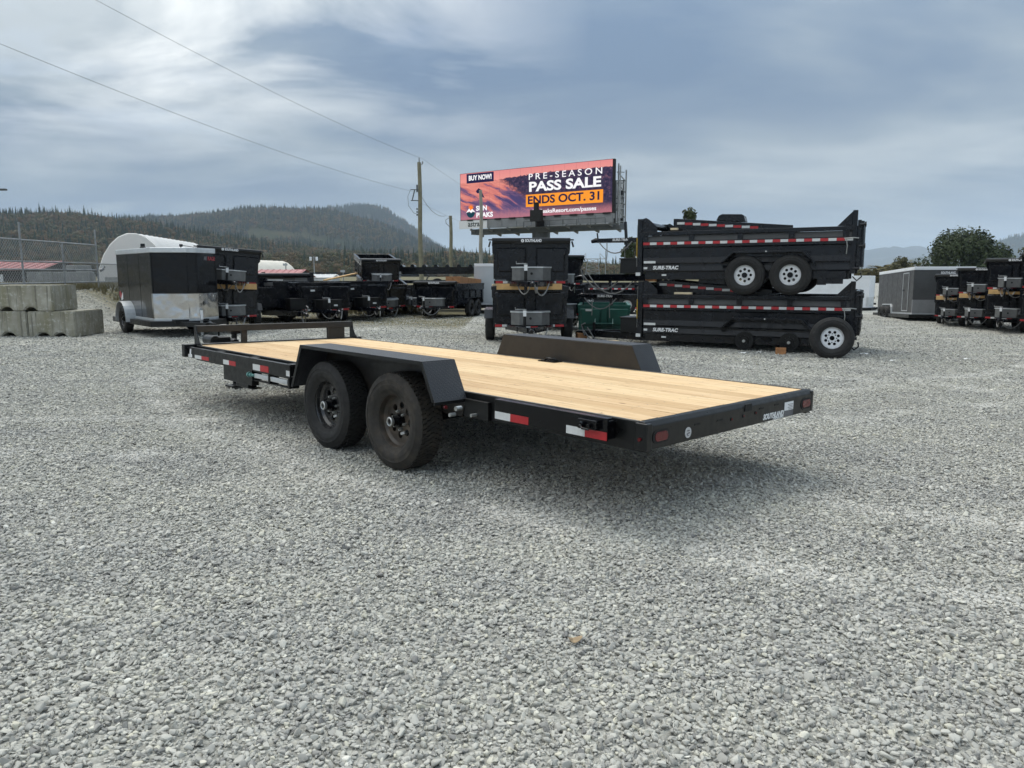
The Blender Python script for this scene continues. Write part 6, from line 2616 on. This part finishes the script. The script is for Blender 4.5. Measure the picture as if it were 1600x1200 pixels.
# second face behind, seen from its back at the right end
mb = MB()
mb.bar((1.2, 1.2, 6.95), (13.2, 4.2, 6.95), .5, 3.3)
part('second_cabinet', mb, M_WHITEP, bx, bevel=.02)
d2 = (Vector((13.2, 4.2, 0)) - Vector((1.2, 1.2, 0))).normalized()


def on2(k, z, o):
    return Vector((k, 1.2 + (k - 1.2) * d2.y / d2.x, z)) + n2 * o


n2 = Vector((d2.y, -d2.x, 0))
mb = MB()
for z in (5.2, 6.4, 6.9, 7.3, 8.62):
    a = on2(9.5, z, .36)
    b = on2(13.2, z, .36)
    mb.bar(a, b, .07, .07)
for k in (9.8, 11.0, 12.55, 13.15):
    q = on2(k, 5.2, .38)
    mb.bar(q, q + Vector((0, 0, 3.42)), .07, .07)
part('second_frame', mb, M_STRUCT, bx)
mb = MB()
for k, z in ((12.3, 8.2), (12.9, 7.7), (12.2, 6.8), (12.3, 5.6), (12.95, 5.6), (11.2, 8.2), (11.0, 6.0)):
    q = on2(k, z, .27)
    mb.box(q, (.34, .34, .34), (0, 0, math.atan2(d2.y, d2.x)))
part('fan_housing', mb, M_DARK, bx)
mb = MB()
for k, (x, z0, z1) in enumerate(((BL + .35, 5.0, 9.2), (BL + .35, 5.0, 9.0))):
    mb.bar((x, .3 + k * .9, z0), (x, .3 + k * .9, z1), .08, .08)
for z in (5.3, 6.2, 7.1, 8.0, 8.8):
    mb.bar((BL, .45, z), (BL + .35, .9, z), .06, .06)
    mb.bar((BL + .02, .5, z), (BL + .3, 1.2, z - .6), .06, .06)
mb.bar((BL + .1, .5, 5.0), (BL + .1, .5, 9.4), .08, .08)
part('ladder_frame', mb, M_GALV, bx)
# camera box on a bracket before the screen
mb = MB()
mb.span((7.95, -1.25, 5.45), (8.95, -.95, 6.30))
mb.span((8.28, -1.22, 6.30), (8.62, -1.0, 6.85))
mb.span((8.35, -1.1, 5.05), (8.50, .0, 5.6))
part('screen_camera', mb, M_DARK, bx)

# ------------------------------------------------------------------ poles, wires, lamps


def pole(label, x, y, top, r, mat, extras=None):
    z0 = GZ(x, y)
    t = thing('utility_pole', label, 'utility pole', (x, y, z0))
    mb = MB()
    n = 10
    mb.tube([(.03 * math.sin(i), .02 * math.cos(2 * i), -0.3 + (top - z0 + .3) * i / n) for i in range(n + 1)], [r * (1.12 - .28 * i / n) for i in range(n + 1)], 12)
    part('shaft', mb, mat, t, 1.0)
    return t


t = pole('tall wooden utility pole left of the billboard with a fuse bracket', -7.87, 66, 10.85, .19, M_POLE)
mb = MB()
mb.bar((0, -.02, 10.9), (0, -.02, 11.6), .10, .10)
mb.cyl((.28, 0, 11.1), (.28, 0, 11.3), .06, 8)
mb.bar((0, 0, 11.0), (.30, 0, 11.1), .05, .05)
part('top_pin', mb, M_GALV, t)
mb = MB()
for z in (8.95, 8.05):
    mb.bar((-.1, -.1, z), (-.75, -.2, z), .05, .07)
mb.cyl((-.62, -.2, 8.1), (-.40, -.2, 8.95), .05, 8)
mb.cyl((-.20, -.2, 8.75), (-.20, -.2, 9.35), .07, 8)
mb.tube([(-.75, -.2, 8.95), (-1.0, -.2, 8.4), (-.95, -.2, 7.6), (-.5, -.2, 7.0), (-.15, -.2, 6.9)], .018, 6)
part('fuse_bracket', mb, M_STRUCT, t)
mb = MB()
for z in (7.35, 7.1, 6.85):
    mb.cyl((-.24, -.1, z - .06), (-.24, -.1, z + .06), .07, 8)
part('insulator', mb, M_STRUCT, t)
t = pole('shorter wooden service pole between the tall pole and the billboard', -5.62, 70.5, 6.75, .17, M_POLE)
mb = MB()
mb.tube([(-.15, -.1, 7.0), (-.45, -.15, 6.8), (-.40, -.15, 6.5), (-.1, -.1, 6.2)], .025, 6)
part('service_loop', mb, M_STRUCT, t, 1.0)
pole('pale wooden pole standing in front of the billboard screen', -2.1, 52, 7.05, .13, M_POLEP)


def wire(label, a, b, sag, r=.009):
    mb = MB()
    mb.tube(hang(a, b, sag, 26), r, 5)
    return single('power_line', mb, M_GALV, label, 'power line', 'overhead wires', smooth=1.5)


ptop = (-7.59, 66, 11.15)
plow = (-8.1, 65.9, 7.0)
wire('upper overhead wire running from the top left to the tall pole', (-19.2, 25, 13.3), ptop, .55)
wire('lower overhead wire running from the left edge to the tall pole', (-19.2, 25, 9.9), (-8.1, 65.9, 8.35), .55)
wire('overhead wire leaving the tall pole top towards the billboard', ptop, (6.0, 128, 10.4), 1.2)
wire('lower overhead wire leaving the tall pole behind the billboard', (-7.7, 66, 7.45), (6.0, 128, 7.2), 1.2)
wire('drooping service wire between the tall pole and the short pole', (-7.7, 66, 8.0), (-6.05, 70.4, 6.75), .55, .02)

for lab, x, y, h, two in (('distant yard lamp post with two lamp heads', -40.2, 155, 5.6, True), ('distant thin post left of the two headed lamp post', -41.5, 140, 4.0, False), ('distant thin post right of the two headed lamp post', -31.0, 140, 2.8, False)):
    t = thing('lamp_post' if two else 'thin_post', lab, 'lamp post' if two else 'post', (x, y, -.5))
    mb = MB()
    mb.cyl((0, 0, 0), (0, 0, h), .10, 8)
    part('shaft', mb, M_GALV, t, 1.0)
    mb = MB()
    if two:
        mb.bar((-.8, 0, h - .35), (.8, 0, h - .35), .08, .08)
        part('arm', mb, M_GALV, t)
        for s in (1, -1):
            mb = MB()
            mb.box((s * .62, -.15, h - .55), (.42, .3, .75))
            part('lamp_head', mb, M_WHITEP, t, bevel=.05)
    else:
        mb.span((-.5, -.1, h - .5), (.3, .1, h - .1))
        part('bracket', mb, M_PALEGREY, t)
t = thing('street_lamp', 'street lamp arm reaching in from the left edge of the view', 'street lamp', (-41.6, 60, -.3))
mb = MB()
mb.cyl((0, 0, 0), (0, 0, 8.3), .09, 8)
mb.bar((0, 0, 8.2), (2.2, 0, 8.25), .07, .07)
part('shaft', mb, M_GALV, t)
mb = MB()
mb.span((1.7, -.15, 8.18), (2.4, .15, 8.32))
part('lamp_head', mb, M_STRUCT, t, bevel=.03)
# lattice pylon and thin mast in the gap right of the billboard stack
t = thing('lattice_pylon', 'distant lattice power pylon in the gap left of the side-on stack', 'pylon', (27.5, 260, -.6))
mb = MB()
for s in (-1, 1):
    for u in (-1, 1):
        mb.bar((s * 2.6, u * .6, 0), (s * 1.7, u * .6, 7.2), .16, .16)
for k in range(6):
    z0, z1 = k * 1.2, (k + 1) * 1.2
    w0, w1 = 2.6 - .15 * k, 2.6 - .15 * (k + 1)
    mb.bar((-w0, -.6, z0), (w1, -.6, z1), .10, .10)
    mb.bar((w0, -.6, z0), (-w1, -.6, z1), .10, .10)
    mb.bar((-w1, -.6, z1), (w1, -.6, z1), .10, .10)
part('lattice', mb, M_GALV, t)
mb = MB()
mb.bar((-4.5, 0, 7.2), (4.5, 0, 7.2), .2, .2)
for s in (-1, 1):
    mb.bar((s * 4.2, 0, 7.2), (s * 2.4, 0, 9.0), .12, .12)
    mb.bar((s * 2.4, 0, 7.2), (s * 2.4, 0, 9.0), .12, .12)
part('cross_arm', mb, M_GALV, t)
mb = MB()
mb.cyl((0, 0, 0), (0, 0, 8.2), .11, 8)
single('thin_mast', mb, M_GALV, 'thin mast beside the lattice power pylon', 'mast', smooth=1.0, loc=(24.5, 200, -.6))

# ------------------------------------------------------------------ small things on the gravel


def block(label, x, y, s, rz, mat, cat='wood block', name='wood_block', grp=None):
    mb = MB()
    mb.box((0, 0, s[2] / 2), s)
    return single(name, mb, mat, label, cat, grp, loc=(x, y, GZ(x, y) - .008), rot=(0, 0, rz), bevel=.006)


hubp = B2 + big_off + fw * 1.28 + lf * 1.10
block('orange wood block under the right brake drum of the side-on stack', 5.37, 15.0, (.20, .14, .14), R(-20), M_BLOCKW)
block('orange wood block under the drawbar left of the side-on stack', 1.70, 18.45, (.24, .22, .16), R(10), M_BLOCKW)
block('pale board lying on the gravel behind the far fender', 2.25, 17.35, (.42, .20, .07), R(8), M_LUMBERP, 'board', 'loose_board')
t = thing('jack_stand', 'black post with foot under the drawbar left of the side-on stack', 'jack stand', (1.98, 18.2, GZ(1.98, 18.2)))
mb = MB()
mb.cyl((0, 0, .0), (0, 0, .42), .035, 10)
part('post', mb, M_BLACK, t)
mb = MB()
mb.span((-.09, -.09, 0), (.09, .09, .02))
part('foot', mb, M_BLACK, t)


def litter(label, x, y, s, rz):
    mb = MB()
    r = random.Random(int(x * 100))
    n = 5
    vs = []
    for i in range(n):
        for j in range(3):
            vs.append((s[0] * (i / (n - 1) - .5), s[1] * (j / 2 - .5), .012 + .03 * r.random()))
    fs = [(i * 3 + j, i * 3 + j + 1, i * 3 + j + 4, i * 3 + j + 3) for i in range(n - 1) for j in range(2)]
    mb._add(vs, fs)
    o = single('paper_scrap', mb, M_PAPER, label, 'litter', 'paper scraps on the gravel', loc=(x, y, GZ(x, y) + .004), rot=(0, 0, rz))
    sm = o.modifiers.new('sheet', 'SOLIDIFY')
    sm.thickness = .003


litter('white paper scrap under the left brake drum of the side-on stack', 4.62, 15.0, (.17, .10), .2)
litter('white paper scrap right of the leaning spare wheel', 7.0, 14.9, (.16, .09), .1)
litter('white paper scrap on the gravel in front of the spare wheel', 6.9, 13.6, (.12, .07), .6)
litter('white paper scrap farther right of the leaning spare wheel', 8.6, 14.2, (.14, .07), .3)
litter('small white paper scrap on open gravel right of the flat deck', 5.0, 12.6, (.10, .06), 1.0)
litter('small white scrap near the wood block of the side-on stack', 4.95, 15.05, (.08, .05), .2)
litter('tiny white scrap before the stacks at the right edge', 12.1, 16.4, (.10, .08), .4)

mb = MB()
lp_ = [(.030 * math.cos(a) * (1 + .3 * math.cos(a)), .018 * math.sin(a), .006 + .008 * math.cos(2 * a)) for a in np.linspace(0, 2 * math.pi, 15)[:-1]]
mb._add([(0, 0, .004)] + lp_, [(0, i + 1, (i + 1) % 14 + 1) for i in range(14)])
lo = single('fallen_leaf', mb, worn('tan_leaf', (.30, .215, .125), .7, vary=.3, scale=30), 'single tan fallen leaf lying on the gravel in the foreground', 'leaf', loc=(.245, 2.84, GZ(.245, 2.84) + .022), rot=(.1, .05, .3))
lo.modifiers.new('sheet', 'SOLIDIFY').thickness = .002

# ------------------------------------------------------------------ the air
mb = MB()
mb.span((-15500, -15500, -6), (15500, 15500, 620))
hm = bpy.data.materials.new('haze_air')
hm.use_nodes = True
hm.node_tree.nodes.clear()
ho = hm.node_tree.nodes.new('ShaderNodeOutputMaterial')
pv = hm.node_tree.nodes.new('ShaderNodeVolumePrincipled')
pv.inputs['Color'].default_value = (.70, .84, 1.0, 1)
pv.inputs['Density'].default_value = 0.00009
pv.inputs['Anisotropy'].default_value = 0.2
hm.node_tree.links.new(pv.outputs[0], ho.inputs['Volume'])
o = link('haze', mb.mesh('haze', hm))
tag(o, 'thin blue autumn haze filling the valley', None, kind='stuff')
